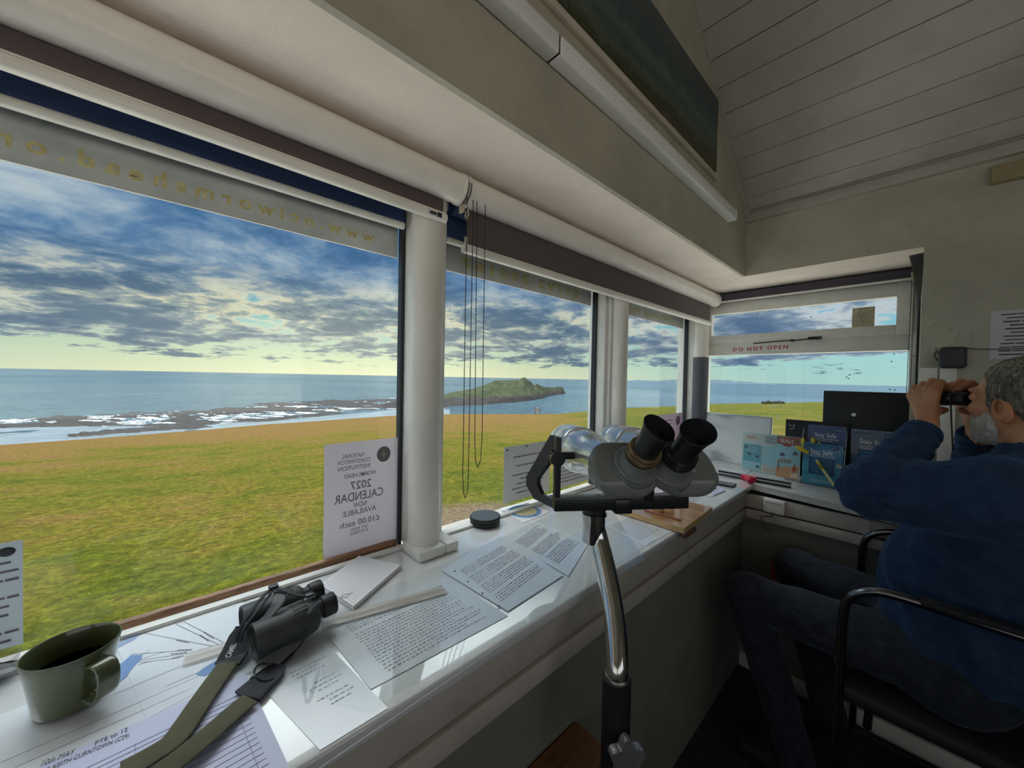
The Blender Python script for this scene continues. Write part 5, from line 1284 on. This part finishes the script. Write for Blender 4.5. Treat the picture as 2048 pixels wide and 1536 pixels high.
for i in range(len(ctrl)-1):
    p0, p1, p2, p3 = ctrl[max(i-1, 0)], ctrl[i], ctrl[i+1], ctrl[min(i+2, len(ctrl)-1)]
    for k in range(8):
        t = k/8; dense.append(.5*((2*p1)+(-p0+p2)*t+(2*p0-5*p1+4*p2-p3)*t*t+(-p0+3*p1-3*p2+p3)*t**3))
dense.append(ctrl[-1])
m = MB(); m.tube(dense, .0222, 32); m.build('swan_neck', CHROME, st, smooth=60)
zj = D_(1234, 1345, .735).z
m = MB(); m.lathe([(.001, 0), (.0262, 0), (.0262, .006), (.0235, .010), (.001, .010)], Matrix.Translation((bx, by, zj-.012)), n=40); m.build('joint_ring', mat('dark_steel', (.20, .19, .18), .3, metal=.9), st)
m = MB(); m.cyl((bx, by, zj-.20), (bx, by, zj-.010), .0275, n=40); m.build('sleeve', RUB, st)
m = MB(); m.cyl((bx, by, -.135), (bx, by, zj-.16), .0225, n=32); m.lathe([(.001, 0), (.12, 0), (.12, .006), (.03, .010), (.03, .03), (.001, .03)], Matrix.Translation((bx, by, -.1395)), n=48); m.build('pole', YOKE, st)
kc = Vector((bx, by, zj-.122)); kd = (Vector((0, 0, 1.28))-kc); kd.z = .10; kd = (kd.normalized()*.72+Vector((.55, -.5, .0)).normalized()*.28).normalized()
kn = kc+kd*.045; Mk = axM(kn, kd, U_)
pts = []
for i in range(90):
    t = 2*math.pi*i/90; r_ = .0285+.0058*math.cos(5*t); pts.append((r_*math.cos(t), r_*math.sin(t)))
m = MB(); m.prism(pts, .020, Mk, bev=0); m.build('star_knob', mat('cast_aluminium', (.42, .42, .43), .35, metal=.85, bump=.2, bscale=120, var=.15, vscale=60), st, smooth=40)
m = MB(); m.cyl(kc+kd*.022, kn, .010, n=20); m.build('clamp_bolt', CHROME, st)

# ================================================================ HAND BINOCULARS ON THE WORKTOP
DG = mat('dark_grey_armour', (.040, .044, .044), .5, bump=.10, bscale=220, var=.1, vscale=30)
DG2 = mat('grey_armour', (.065, .07, .068), .5, bump=.08, bscale=220)
O1 = on_z(507, 1285, .8165); E1 = on_z(668, 1209, .822); ax_ = (E1-O1); ax_.z = .004; ax_.normalize()
sd_ = Vector((-ax_.y, ax_.x, 0)).normalized()
sb = empty('hand_binoculars', (O1+E1)/2-Vector((0, 0, .036)), 'dark grey hand binoculars lying with olive neck strap on the worktop', 'binoculars')
LN = (E1-O1).length
for k, (off, sh2) in enumerate(((0, 0), (.072, -.012))):
    o0 = O1+sd_*off+ax_*sh2*.0; Mq = axM(o0, ax_, U_)
    s = LN/.150
    prof = [(.001, .006), (.0255, .006), (.0275, 0), (.0295, 0), (.0302, .003), (.0298, .020), (.0285, .045), (.0288, .060), (.0300, .066), (.0305, .080), (.0300, .096), (.0268, .108), (.021, .114), (.018, .116), (.001, .116)]
    m = MB(); m.lathe([(r, z*s) for r, z in prof], Mq, n=48, sx=1.0, sy=1.02); b_ = m.build('barrel', DG, sb, smooth=40)
    m = MB(); m.lathe([(.001, .0075), (.025, .0075)], Mq, n=32); m.build('objective_lens', OPT, b_)
    m = MB()
    for i in range(5):
        a = R(-30+i*15); p0 = Mq @ Vector((.0300*math.cos(a), .0300*math.sin(a), .066*s)); p1 = Mq @ Vector((.0304*math.cos(a), .0304*math.sin(a), .092*s)); m.tube([p0, p1], .0011, 6)
    m.build('grip_ribs', DG2, b_)
    Mc = axM(o0-sd_*(.004 if k else -.004)+Vector((0, 0, .004)), ax_, U_)
    m = MB(); m.lathe([(.001, .112*s), (.0165, .112*s), (.0165, .124*s), (.0195, .126*s), (.0205, .132*s), (.0208, .150*s), (.0198, .152*s), (.0175, .150*s), (.016, .144*s), (.001, .143*s)], Mc, n=40); m.build('eyecup', RUB, sb)
m = MB(); c0 = O1+sd_*.036; Mq = axM(c0, ax_, U_)
m.box((-.010, -.022, .052*s), (.014, .022, .104*s), .005, M=Mq); m.cyl(Mq @ Vector((.006, 0, .02*s)), Mq @ Vector((.006, 0, .112*s)), .008, n=20); m.build('bridge', DG2, sb)
m = MB(); m.lathe([(.001, .102*s), (.0115, .102*s), (.012, .105*s), (.012, .122*s), (.0110, .125*s), (.001, .125*s)], axM(c0+Vector((0, 0, .006)), ax_, U_), n=30); m.build('focus_wheel', RUB2, sb)
# thin straps over the body
OLV = mat('olive_webbing', (.105, .098, .048), .75, bump=.3, bscale=260, var=.15, vscale=30)
STB = mat('black_webbing', (.013, .014, .02), .6, bump=.2, bscale=260)
PIP = mat('strap_piping', (.035, .04, .06), .45)
def wp(x, y, z): return on_z(x, y, z)
def strap(pts, hw, ht, mtl, nm, parent, n=12):
    P = [Vector(p) for p in pts]; dn = []
    for i in range(len(P)-1):
        p0, p1, p2, p3 = P[max(i-1, 0)], P[i], P[i+1], P[min(i+2, len(P)-1)]
        for k in range(8):
            t = k/8; dn.append(.5*((2*p1)+(-p0+p2)*t+(2*p0-5*p1+4*p2-p3)*t*t+(-p0+3*p1-3*p2+p3)*t**3))
    dn.append(P[-1]); m = MB(); m.tube(dn, .01, n, flat=(hw, ht), up=(0, 0, 1)); return m.build(nm, mtl, parent, smooth=50)
s1 = strap([wp(645, 1195, .835), wp(630, 1188, .850), wp(612, 1192, .855), wp(585, 1187, .862), wp(560, 1178, .868), wp(543, 1178, .868), wp(520, 1200, .858), wp(495, 1232, .845), wp(478, 1262, .828), wp(472, 1285, .812)], .0035, .0012, STB, 'thin_strap', sb)
s2 = strap([wp(640, 1203, .848), wp(620, 1222, .862), wp(612, 1255, .840), wp(606, 1282, .812), wp(585, 1308, .788), wp(550, 1340, .786), wp(520, 1366, .787), wp(490, 1395, .786)], .0035, .0012, STB, 'thin_strap', sb)
s3 = strap([wp(548, 1178, .869), wp(520, 1215, .853), wp(500, 1240, .842), wp(486, 1262, .830), wp(480, 1285, .814)], .0028, .0012, STB, 'thin_strap', sb)
s4 = strap([wp(560, 1183, .862), wp(556, 1205, .858), wp(538, 1230, .846), wp(520, 1245, .838)], .011, .0016, DG2, 'cover_flap', sb)
m = MB(); q = wp(547, 1174, .870); m.box((q.x-.008, q.y-.006, q.z-.003), (q.x+.008, q.y+.006, q.z+.004), .002); q = wp(618, 1190, .856); m.box((q.x-.007, q.y-.006, q.z-.003), (q.x+.008, q.y+.006, q.z+.003), .002); m.build('buckle', RUB2, sb)
# the two pad ends and the olive straps running toward the viewer
def padpoly(pxs, z, th, mtl, nm, parent):
    P = [wp(x, y, zz) for (x, y), zz in zip(pxs, z)]; n = len(P); t = Vector((0, 0, th))
    m = MB(); m.verts(P+[p+t for p in P], [tuple(reversed(range(n))), tuple(range(n, 2*n))]+[(i, (i+1) % n, n+(i+1) % n, n+i) for i in range(n)])
    bmesh.ops.triangulate(m.bm, faces=[f for f in m.bm.faces if len(f.verts) > 4])
    return m.build(nm, mtl, parent, smooth=20), [p+t for p in P]
pad, PT = padpoly([(471, 1258), (488, 1256), (497, 1258), (497, 1305), (480, 1330), (430, 1330), (446, 1300), (458, 1275)], [.815, .815, .812, .79, .787, .787, .797, .808], .003, STB, 'strap_pad', sb)
m = MB(); m.tube([PT[i]+Vector((0, 0, .0006)) for i in (0, 1, 2, 3, 4, 5)], .0011, 6); m.build('piping', PIP, pad)
a_, b_2 = (PT[5]*.35+PT[4]*.45+PT[6]*.2), (PT[7]*.45+PT[1]*.25+PT[3]*.3); dv = (b_2-a_); ln = dv.length*.66; dv.normalize(); b_2 = a_+dv*ln; sd3 = (PT[6]-PT[3]); up_ = (sd3-dv*sd3.dot(dv)).normalized(); nn = dv.cross(up_); nn = nn if nn.z > 0 else -nn
text('CAMEL', .0115, frame_M((a_+b_2)/2+nn*.006, dv, up_), mat('silver_print', (.62, .64, .68), .4), pad, fit=ln*.92, bold=.02)
pad2, PT = padpoly([(470, 1386), (500, 1362), (545, 1330), (571, 1338), (566, 1352), (520, 1403), (482, 1394)], [.785]*7, .003, STB, 'strap_pad', sb)
m = MB(); m.tube([PT[i]+Vector((0, 0, .0006)) for i in (1, 2, 3, 4, 5, 6)], .0011, 6); m.build('piping', PIP, pad2)
strap([wp(456, 1326, .789), wp(430, 1362, .790), wp(398, 1408, .790), wp(372, 1447, .789), wp(345, 1482, .788), wp(300, 1512, .788), wp(240, 1545, .787)], .0165, .0022, OLV, 'olive_strap', sb, 16)
strap([wp(500, 1398, .789), wp(468, 1424, .789), wp(430, 1458, .792), wp(392, 1490, .795), wp(352, 1522, .796), wp(300, 1560, .795)], .0165, .0022, OLV, 'olive_strap', sb, 16)
m = MB(); pts = [wp(530-22*math.cos(a), 1345+18*math.sin(a), .800+.010*math.cos(a)) for a in [i*.35 for i in range(-6, 8)]]; m.tube(pts, .0016, 8); m.build('objective_cap_cord', RUB2, sb)

# ================================================================ THE SEATED MAN
SKIN = None
def skin_mat():
    m_ = bpy.data.materials.new('weathered_skin'); m_.use_nodes = True; n = NT(m_.node_tree); tc = n.new('ShaderNodeTexCoord').outputs['Object']
    c = n.mix(n.maprange(n.noise(tc, 28, 4, .6), .35, .65), (.46, .20, .10, 1), (.62, .31, .17, 1))
    c = n.mix(n.maprange(n.noise(tc, 9, 2, .5), .5, .7, 0, .5), c, (.56, .20, .12, 1))
    b = n.new('ShaderNodeBsdfPrincipled', ins={'Base Color': c, 'Roughness': .48, 'Subsurface Weight': .12, 'Subsurface Radius': (.012, .004, .002), 'Subsurface Scale': 1.0})
    bp = n.new('ShaderNodeBump', ins={'Height': n.noise(tc, 160, 4, .6), 'Strength': .25, 'Distance': .002}); n.l.new(bp.outputs[0], b.inputs['Normal'])
    n.new('ShaderNodeOutputMaterial', ins={0: b.outputs[0]}); return m_
SKIN = skin_mat()
def cloth(name, col, col2, sc=9):
    m_ = bpy.data.materials.new(name); m_.use_nodes = True; n = NT(m_.node_tree); tc = n.new('ShaderNodeTexCoord').outputs['Object']
    c = n.mix(n.maprange(n.noise(tc, 30, 5, .6), .3, .7), (*col, 1), (*col2, 1))
    b = n.new('ShaderNodeBsdfPrincipled', ins={'Base Color': c, 'Roughness': .9, 'Sheen Weight': .35, 'Sheen Roughness': .5, 'Sheen Tint': (*[min(1, x*6) for x in col2], 1), 'Specular IOR Level': .15})
    h = n.math('ADD', n.math('MULTIPLY', n.noise(n.new('ShaderNodeMapping', ins={0: tc, 3: (1, 1, 1.6)}).outputs[0], sc, 3, .5, 1.2), .9), n.math('MULTIPLY', n.noise(tc, 320, 2), .04))
    bp = n.new('ShaderNodeBump', ins={'Height': h, 'Strength': .55, 'Distance': .03}); n.l.new(bp.outputs[0], b.inputs['Normal'])
    n.new('ShaderNodeOutputMaterial', ins={0: b.outputs[0]}); return m_
FLEECE = cloth('navy_fleece', (.017, .036, .080), (.032, .060, .12), 8)
DENIM = cloth('dark_denim', (.016, .019, .027), (.034, .040, .052), 12)
HC = np.array([1.668, -.203, 1.240])
fa = R(50); HF = np.array([math.cos(fa), math.sin(fa), 0]); HL_ = np.array([-math.sin(fa), math.cos(fa), 0]); HU = np.array([0, 0, 1.])
HR_ = np.stack([HF, HL_, HU], 1)          # local -> world: HC + HR_ @ (f, l, u)
def hw(f, l, u): return HC+HF*f+HL_*l+HU*u
K_ = .97
def head_sdf(P):
    d = ell(P, (-.014, 0, .022), (.097, .076, .096))
    d = smin(d, ell(P, (.028, 0, -.045), (.060, .058, .072)), .030)
    d = smin(d, ell(P, (.064, 0, -.098), (.026, .030, .020)), .025)
    d = smin(d, ell(P, (.078, 0, .032), (.018, .052, .013)), .014)
    for s in (-1, 1):
        d = smin(d, ell(P, (.060, s*.040, -.022), (.026, .022, .022)), .018)
    d = smin(d, cap(P, (.090, 0, .014), (.113, 0, -.022), .008, .012), .010)
    for s in (-1, 1):
        d = smin(d, ell(P, (.101, s*.011, -.026), (.010, .008, .007)), .006)
        d = smax(d, -ell(P, (.096, s*.031, .012), (.014, .017, .011)), .008)
        d = smin(d, ell(P, (.080, s*.031, .011), (.0125, .013, .0125)), .003)
    d = smax(d, -cap(P, (.098, -.022, -.062), (.098, .022, -.062), .0035), .004)
    d = smin(d, ell(P, (.092, 0, -.055), (.009, .022, .006)), .006); d = smin(d, ell(P, (.090, 0, -.069), (.009, .019, .006)), .006)
    for s in (-1, 1):
        a = R(14)
        Rm = np.array([[math.cos(a), 0, math.sin(a)], [0, 1, 0], [-math.sin(a), 0, math.cos(a)]])
        e = ell(P, (-.014, s*.081, -.020), (.0205, .0105, .036), Rm)
        e = smax(e, -ell(P, (-.007, s*.093, -.015), (.0140, .0150, .0255), Rm), .003)
        e = smin(e, ell(P, (.002, s*.078, -.022), (.006, .006, .010)), .004)
        d = smin(d, e, .004); d = smax(d, -ell(P, (-.006, s*.095, -.012), (.0115, .026, .021)), .003); d = smin(d, ell(P, (.004, s*.080, -.022), (.005, .006, .009)), .003)
    d = smin(d, cap(P, (-.022, 0, -.06), (-.055, 0, -.20), .060, .066), .030)
    return d
V, Fq = sdf_mesh(head_sdf, (-.14, -.105, -.20), (.135, .105, .125), .0030)
parts = [(HC+(V*K_)@HR_.T, Fq)]
# hands: s=+1 the left hand, s=-1 the right
EM = np.array([.086, 0, .004])            # between the eyes, head frame
def hand_pts(s):
    B = EM+np.array([.082, s*.034, -.004])
    g = lambda f, l, u: B+np.array([f, s*l, u])
    W = g(-.018, .047, -.082)
    fing = []
    for off, hgt, r, ln in ((-.030, .026, .0098, 1.0), (-.008, .028, .0100, 1.08), (.014, .020, .0096, 1.0), (.033, .008, .0086, .85)):
        M0 = g(off, .040, hgt); P1 = g(off+.008, .040-.025*ln, hgt+.024*ln); 
        if hgt < .015: P1 = g(off+.008, .036-.016, hgt+.026)
        D1 = g(off+.012, -.006*ln, .038 if hgt > .015 else .033); T1 = g(off+.012, -.026*ln, .026)
        fing.append((M0, P1, D1, T1, r))
    th = [g(-.020, .045, -.045), g(-.026, .030, -.036), g(-.022, .010, -.034), g(-.018, -.008, -.033)]
    return W, fing, th
def hand_sdf(s):
    W, fing, th = hand_pts(s)
    def f(P):
        d = cap(P, W-np.array([.012, 0, .035]), W, .024, .0245)
        for M0, P1, D1, T1, r in fing:
            d = smin(d, cap(P, W+(M0-W)*.15, M0, .0165, .0125), .014)
        for M0, P1, D1, T1, r in fing:
            e = cap(P, M0, P1, r+.0022, r+.0008); e = smin(e, ell(P, M0, (r*1.25,)*3), .005); e = smin(e, cap(P, P1, D1, r+.0008, r), .004); e = smin(e, cap(P, D1, T1, r, r*.78), .004)
            d = smin(d, e, .0045)
        t = cap(P, W+np.array([-.004, 0, .012]), th[0], .017, .015); t = smin(t, cap(P, th[0], th[1], .0145, .0125), .006); t = smin(t, cap(P, th[1], th[2], .012, .011), .004); t = smin(t, cap(P, th[2], th[3], .011, .0085), .004)
        return smin(d, t, .010)
    return f
for s in (1, -1):
    lo = EM+np.array([.075-.085, s*.034-.075, -.165]); hi = EM+np.array([.075+.075, s*.034+.075, .075])
    V, Fq = sdf_mesh(hand_sdf(s), lo, hi, .0024); parts.append((HC+V@HR_.T, Fq))
W_L, _, _ = hand_pts(1); W_R, _, _ = hand_pts(-1)
WL = HC+HR_@W_L; WR = HC+HR_@W_R
# skeleton
ta = R(60); TF = np.array([math.cos(ta), math.sin(ta), 0]); TL = np.array([-math.sin(ta), math.cos(ta), 0]); TR_ = np.stack([TF, TL, HU], 1)
NK = np.array([1.632, -.240, 1.085])
SHL = np.array([1.480, -.135, 1.000]); ELL_ = np.array([1.500, .066, .975])
SHR = np.array([1.800, -.345, 1.010]); ELR = np.array([1.960, -.165, .960])
HPL = np.array([1.625, -.10, .475]); KNL = np.array([1.575, .395, .495]); ANL = np.array([1.615, .235, -.055])
HPR = np.array([1.860, -.14, .475]); KNR = np.array([1.945, .315, .500]); ANR = np.array([1.955, .19, -.055])
CH_ = np.array([1.665, -.215, .90]); BL = np.array([1.705, -.145, .68])
def body_sdf(P):
    d = ell(P, CH_, (.135, .18, .20), TR_); d = smin(d, ell(P, BL, (.165, .165, .20), TR_), .06)
    d = smin(d, cap(P, HPL, HPR, .10), .06); d = smin(d, cap(P, NK-[0, 0, .03], HC+HR_@np.array([-.05, 0, -.17]), .06, .058), .03)
    for a, b, c, w in ((SHL, ELL_, WL, 1), (SHR, ELR, WR, 1)):
        d = smin(d, cap(P, a, b, .052, .042), .03); d = smin(d, cap(P, b, c, .040, .024), .015)
    for a, b, c in ((HPL, KNL, ANL), (HPR, KNR, ANR)):
        d = smin(d, cap(P, a, b, .078, .055), .04); d = smin(d, cap(P, b, c, .050, .036), .02); d = smin(d, cap(P, c-[0, 0, .03], c+[0, .13, -.045], .034, .026), .02)
    return d
V, Fq = sdf_mesh(body_sdf, (1.30, -.48, -.16), (2.12, .52, 1.2), .012); parts.append((V, Fq))
off = 0; VV = []; FF = []
for v, f in parts: VV.append(v); FF.append(f+off); off += len(v)
body = np_mesh('person', np.concatenate(VV), np.concatenate(FF), SKIN)
tag(body, 'seated grey-bearded man in navy fleece and dark jeans looking through binoculars', 'person')
# hair
def wav(P, k, a): return a*(np.sin(P[:, 0]*k+6*np.sin(P[:, 2]*31+P[:, 1]*17))*np.sin(P[:, 2]*k*.55+3*np.sin(P[:, 0]*41))+.5*np.sin(P[:, 1]*k*1.6+P[:, 2]*k*.7))
def hair_sdf(P):
    d = ell(P, (-.018, 0, .026), (.1045, .0865, .1045))+wav(P, 210, .0016)
    d = smin(d, ell(P, (-.066, 0, -.035), (.045, .060, .050)), .02)
    f, l, u = P[:, 0], np.abs(P[:, 1]), P[:, 2]
    line = f-np.interp(u, [-.09, -.05, -.045, .0, .012, .03, .055, .075, .10, .13], [-.045, -.040, -.035, -.028, .022, .028, .030, .045, .058, .06])
    # sideburn in front of the ear
    line = np.minimum(line, np.maximum(np.abs(f-.018)-.010, np.abs(u+.004)-.035))
    return smax(smax(d, line, .008), -(u+.080), .01)
V, Fq = sdf_mesh(hair_sdf, (-.14, -.10, -.10), (.08, .10, .14), .0028)
def hairmat(name, a, b, c):
    m_ = bpy.data.materials.new(name); m_.use_nodes = True; n = NT(m_.node_tree); tc = n.new('ShaderNodeTexCoord').outputs['Object']
    mp = n.new('ShaderNodeMapping', ins={0: tc, 2: (.3, .5, .8), 3: (1, 1, .18)}).outputs[0]
    nz = n.noise(mp, 150, 6, .7, .6); big_ = n.noise(tc, 14, 2)
    cc = n.ramp(n.math('ADD', n.math('MULTIPLY', nz, .75), n.math('MULTIPLY', big_, .25)), [(.34, a), (.5, b), (.64, c)])
    bs = n.new('ShaderNodeBsdfPrincipled', ins={'Base Color': cc, 'Roughness': .55})
    bp = n.new('ShaderNodeBump', ins={'Height': nz, 'Strength': .9, 'Distance': .006}); n.l.new(bp.outputs[0], bs.inputs['Normal'])
    n.new('ShaderNodeOutputMaterial', ins={0: bs.outputs[0]}); return m_
np_mesh('hair', HC+(V*K_)@HR_.T, Fq, hairmat('grey_brown_hair', (.035, .028, .022), (.17, .145, .12), (.48, .44, .40)), body)
def beard_sdf(P):
    d = ell(P, (.030, 0, -.050), (.067, .0655, .079)); d = smin(d, ell(P, (.066, 0, -.103), (.033, .037, .026)), .025); d = d+wav(P, 260, .0010)
    f, l, u = P[:, 0], np.abs(P[:, 1]), P[:, 2]
    top = u-np.interp(f, [-.02, .005, .025, .045, .07, .085, .12], [-.020, .002, -.010, -.042, -.050, -.036, -.036])
    d = smax(smax(d, top, .006), -(f+.018), .008)
    return smax(d, -(u+.128), .01)
V, Fq = sdf_mesh(beard_sdf, (-.04, -.08, -.14), (.12, .08, .0), .0028)
np_mesh('beard', HC+(V*K_)@HR_.T, Fq, hairmat('white_beard', (.34, .30, .26), (.60, .56, .51), (.85, .82, .78)), body)
for s in (-1, 1):
    m = MB(); c = hw(.080, s*.030, .011); m.sphere(c, .0085, 8); m.build('eye', mat('eye_white', (.7, .68, .64), .2), body)
# fleece jacket
def jacket_sdf(P):
    d = ell(P, CH_, (.165, .212, .215), TR_); d = smin(d, ell(P, BL, (.205, .205, .235), TR_), .07)
    d = smin(d, ell(P, BL+np.array([.0, -.02, -.13]), (.20, .21, .12), TR_), .05)
    d = smin(d, cap(P, SHL+[.02, -.02, .02], NK-[0, 0, .045], .085, .070), .05); d = smin(d, cap(P, SHR, NK-[0, 0, .045], .085, .070), .05)
    for a, b, c in ((SHL, ELL_, WL), (SHR, ELR, WR)):
        e = c+(b-c)/np.linalg.norm(b-c)*.028
        up = cap(P, a, b, .098, .078); fo = cap(P, b, e, .074, .043)
        # drag folds radiating from the elbow
        q = P-b; r = np.linalg.norm(q, axis=1); ang = np.arctan2(q[:, 2], (q@(a-b))/np.linalg.norm(a-b))
        fold = .0045*np.sin(ang*9+3*np.sin(r*30))*np.exp(-((r-.10)/.08)**2)
        t = ((P-b)@(e-b))/((e-b)@(e-b)); ring = .003*np.sin(t*26+2*np.sin(P[:, 2]*40))*np.clip(t, 0, 1)
        arm = smin(up, fo+ring, .035)+fold
        cut = ((P-e)@((e-b)/np.linalg.norm(e-b))); arm = smax(arm, cut, .006)
        d = smin(d, arm, .04)
    # body folds
    q = P-BL; ang = np.arctan2(q[:, 1], q[:, 0])
    low = np.clip((.86-P[:, 2])/.2, 0, 1)
    d = d+low*(.006*np.sin(ang*11+5*np.sin(P[:, 2]*9))+.004*np.sin(P[:, 2]*38+ang*4))
    # neck opening and inner hollow
    nh = cap(P, NK+[0, 0, -.02], HC+HR_@np.array([-.045, 0, -.10]), .066, .070)
    col = cap(P, NK-[0, 0, .02], NK+(HC+HR_@np.array([-.05, 0, -.12])-NK)*.62, .084, .080)
    d = smin(d, col, .03); d = smax(d, -nh, .006)
    return smax(d, -(P[:, 2]-.44), .01)
V, Fq = sdf_mesh(jacket_sdf, (1.32, -.52, .42), (2.12, .22, 1.25), .0065)
jk = np_mesh('fleece_jacket', V, Fq, FLEECE, body, iters=1)
m = MB(); e = WL+(ELL_-WL)/np.linalg.norm(ELL_-WL)*.030
for c, b in ((WL, ELL_), (WR, ELR)):
    dd = (b-c)/np.linalg.norm(b-c); e = Vector(c+dd*.026); Mx = axM(e, Vector(dd))
    m = MB(); m.lathe([(.036, -.002), (.043, -.003), (.0455, .004), (.0465, .016), (.040, .018), (.036, .002)], Mx, n=36, close=True); m.build('cuff', FLEECE, jk, smooth=60)
nc = HC+HR_@np.array([-.046, 0, -.142]); m = MB(); Mx = axM(Vector(nc), Vector(HC+HR_@np.array([-.03, 0, -.06])-NK)); m.lathe([(.062, -.012), (.068, -.010), (.069, .006), (.065, .010), (.062, .004)], Mx, n=40, close=True); m.build('tshirt_collar', mat('white_cotton', (.62, .60, .56), .9), body, smooth=60)
# jeans
def jeans_sdf(P):
    d = smin(cap(P, HPL, HPR, .125), ell(P, (HPL+HPR)/2+np.array([0, .02, .02]), (.21, .17, .13)), .04)
    for a, b, c in ((HPL, KNL, ANL), (HPR, KNR, ANR)):
        th = cap(P, a, b, .102, .071); sh = cap(P, b, c, .070, .054)
        q = P-b; r = np.linalg.norm(q, axis=1); t = (P-b)@(a-b)/((a-b)@(a-b))
        fold = .0035*np.sin(t*22+4*np.sin(P[:, 2]*25))*np.exp(-((r-.12)/.12)**2)+.004*np.sin(t*30+6*P[:, 0])*np.exp(-((t-.85)/.2)**2)
        ts = (P-b)@(c-b)/((c-b)@(c-b)); f2 = .003*np.sin(ts*24+3*np.sin(P[:, 0]*40))*np.clip(ts, 0, 1)
        leg = smin(th+fold, sh+f2, .025)
        leg = smax(leg, (P-c)@((c-b)/np.linalg.norm(c-b))-.01, .006)
        d = smin(d, leg, .03)
    return d
V, Fq = sdf_mesh(jeans_sdf, (1.42, -.32, -.12), (2.10, .52, .66), .008)
np_mesh('jeans', V, Fq, DENIM, body, iters=1)
SHOE = mat('black_shoe', (.015, .014, .014), .45)
for c in (ANL, ANR):
    def shoe(P, c=c):
        d = smin(cap(P, c-[0, .01, .035], c+[0, .15, -.048], .046, .036), ell(P, c+[0, .0, -.01], (.048, .055, .05)), .02)
        return smax(d, -(P[:, 2]+.138), .006)
    V, Fq = sdf_mesh(shoe, c+[-.07, -.09, -.11], c+[.07, .23, .07], .006); np_mesh('shoe', V, Fq, SHOE, body, iters=1)

# binoculars held to the eyes
hb = empty('hand_binoculars', Vector(hw(*(EM+np.array([.06, 0, 0])))), 'black binoculars held to the eyes of the seated man', 'binoculars')
fv = Vector(HF)
for s in (-1, 1):
    o0 = Vector(hw(*(EM+np.array([.006, s*.031, 0])))); Mx = axM(o0, fv, U_)
    m = MB(); m.lathe([(.001, .030), (.017, .030), (.0205, .036), (.0225, .060), (.0235, .085), (.0255, .100), (.0262, .112), (.0255, .114), (.023, .110), (.001, .108)], Mx, n=40); m.build('barrel', RUB2, hb, smooth=40)
    m = MB(); m.lathe([(.001, .004), (.013, .004), (.0165, .0), (.0185, .001), (.0192, .012), (.0185, .026), (.0165, .030), (.001, .030)], Mx, n=36); m.build('eyecup', RUB, hb, smooth=40)
m = MB(); Mx = axM(Vector(hw(*(EM+np.array([.012, 0, 0])))), fv, U_); m.box((-.012, -.022, .034), (.012, .022, .090), .004, M=Mx); m.build('bridge', RUB2, hb)
m = MB(); m.lathe([(.001, .040), (.0095, .040), (.0095, .065), (.001, .065)], axM(Vector(hw(*(EM+np.array([.0, 0, .014])))), fv, U_), n=24); m.build('focus_wheel', RUB, hb)
for s in (1, -1):
    a = Vector(hw(*(EM+np.array([.030, s*.054, -.006])))); b = Vector(NK+TF*.15+TL*(.03*s)+HU*-.10); c_ = Vector(NK+TL*(.075*s)+HU*.03-TF*.02)
    mid = a.lerp(b, .5)+Vector((0, 0, -.02)); m = MB()
    pts = [a, a.lerp(mid, .5), mid, mid.lerp(c_, .45)+Vector(TF)*.05, c_]
    m.tube(pts, .0018, 8); m.build('neck_cord', STB, hb, smooth=60)

# ---------------- tube-framed armchair
FR = mat('dark_chrome', (.20, .20, .21), .2, metal=1.0)
SEATM = mat('black_seat', (.012, .012, .015), .7, bump=.2, bscale=150)
FZ = -.14
ch = empty('armchair', (1.75, -.12, FZ), 'black seated armchair with bright tubular arms under the man', 'chair')
m = MB(); m.box((1.49, -.37, .325), (2.01, .13, .368), .018, seg=4); m.build('seat', SEATM, ch)
m = MB(); m.tube([(1.50, .125, .330), (1.50, -.36, .330)], .004, 8); m.build('seat_trim', CHROME, ch)
m = MB(); m.box((1.52, -.472, .50), (1.98, -.440, .86), .014, seg=4); m.build('backrest', SEATM, ch)
def smoothpath(P, k=6):
    P = [Vector(p) for p in P]; dn = []
    for i in range(len(P)-1):
        p0, p1, p2, p3 = P[max(i-1, 0)], P[i], P[i+1], P[min(i+2, len(P)-1)]
        for j in range(k):
            t = j/k; dn.append(.5*((2*p1)+(-p0+p2)*t+(2*p0-5*p1+4*p2-p3)*t*t+(-p0+3*p1-3*p2+p3)*t**3))
    dn.append(P[-1]); return dn
for x in (1.44, 2.06):
    m = MB(); m.tube(smoothpath([(x, .13, FZ+.02), (x, .125, .10), (x, .12, .45), (x, .118, .60), (x, .105, .665), (x, .06, .702), (x, .0, .712), (x, -.15, .708), (x, -.35, .70), (x, -.445, .66), (x, -.46, .50), (x, -.46, .20), (x, -.46, FZ+.02)]), .0115, 14); fr = m.build('arm_frame', FR, ch, smooth=60)
    m = MB(); m.box((x-.02, -.38, .712), (x+.02, -.03, .728), .006); m.build('arm_pad', SEATM, ch)
    m = MB(); m.tube([(x, .16, FZ+.012), (x, -.50, FZ+.012)], .0115, 12); m.build('floor_runner', SEATM, ch, smooth=60)
m = MB(); m.tube([(1.44, .06, .32), (2.06, .06, .32)], .010, 12); m.build('cross_rail', FR, ch, smooth=60)
m = MB(); m.tube([(1.44, -.455, .62), (2.06, -.455, .62)], .010, 12); m.build('cross_rail', FR, ch, smooth=60)
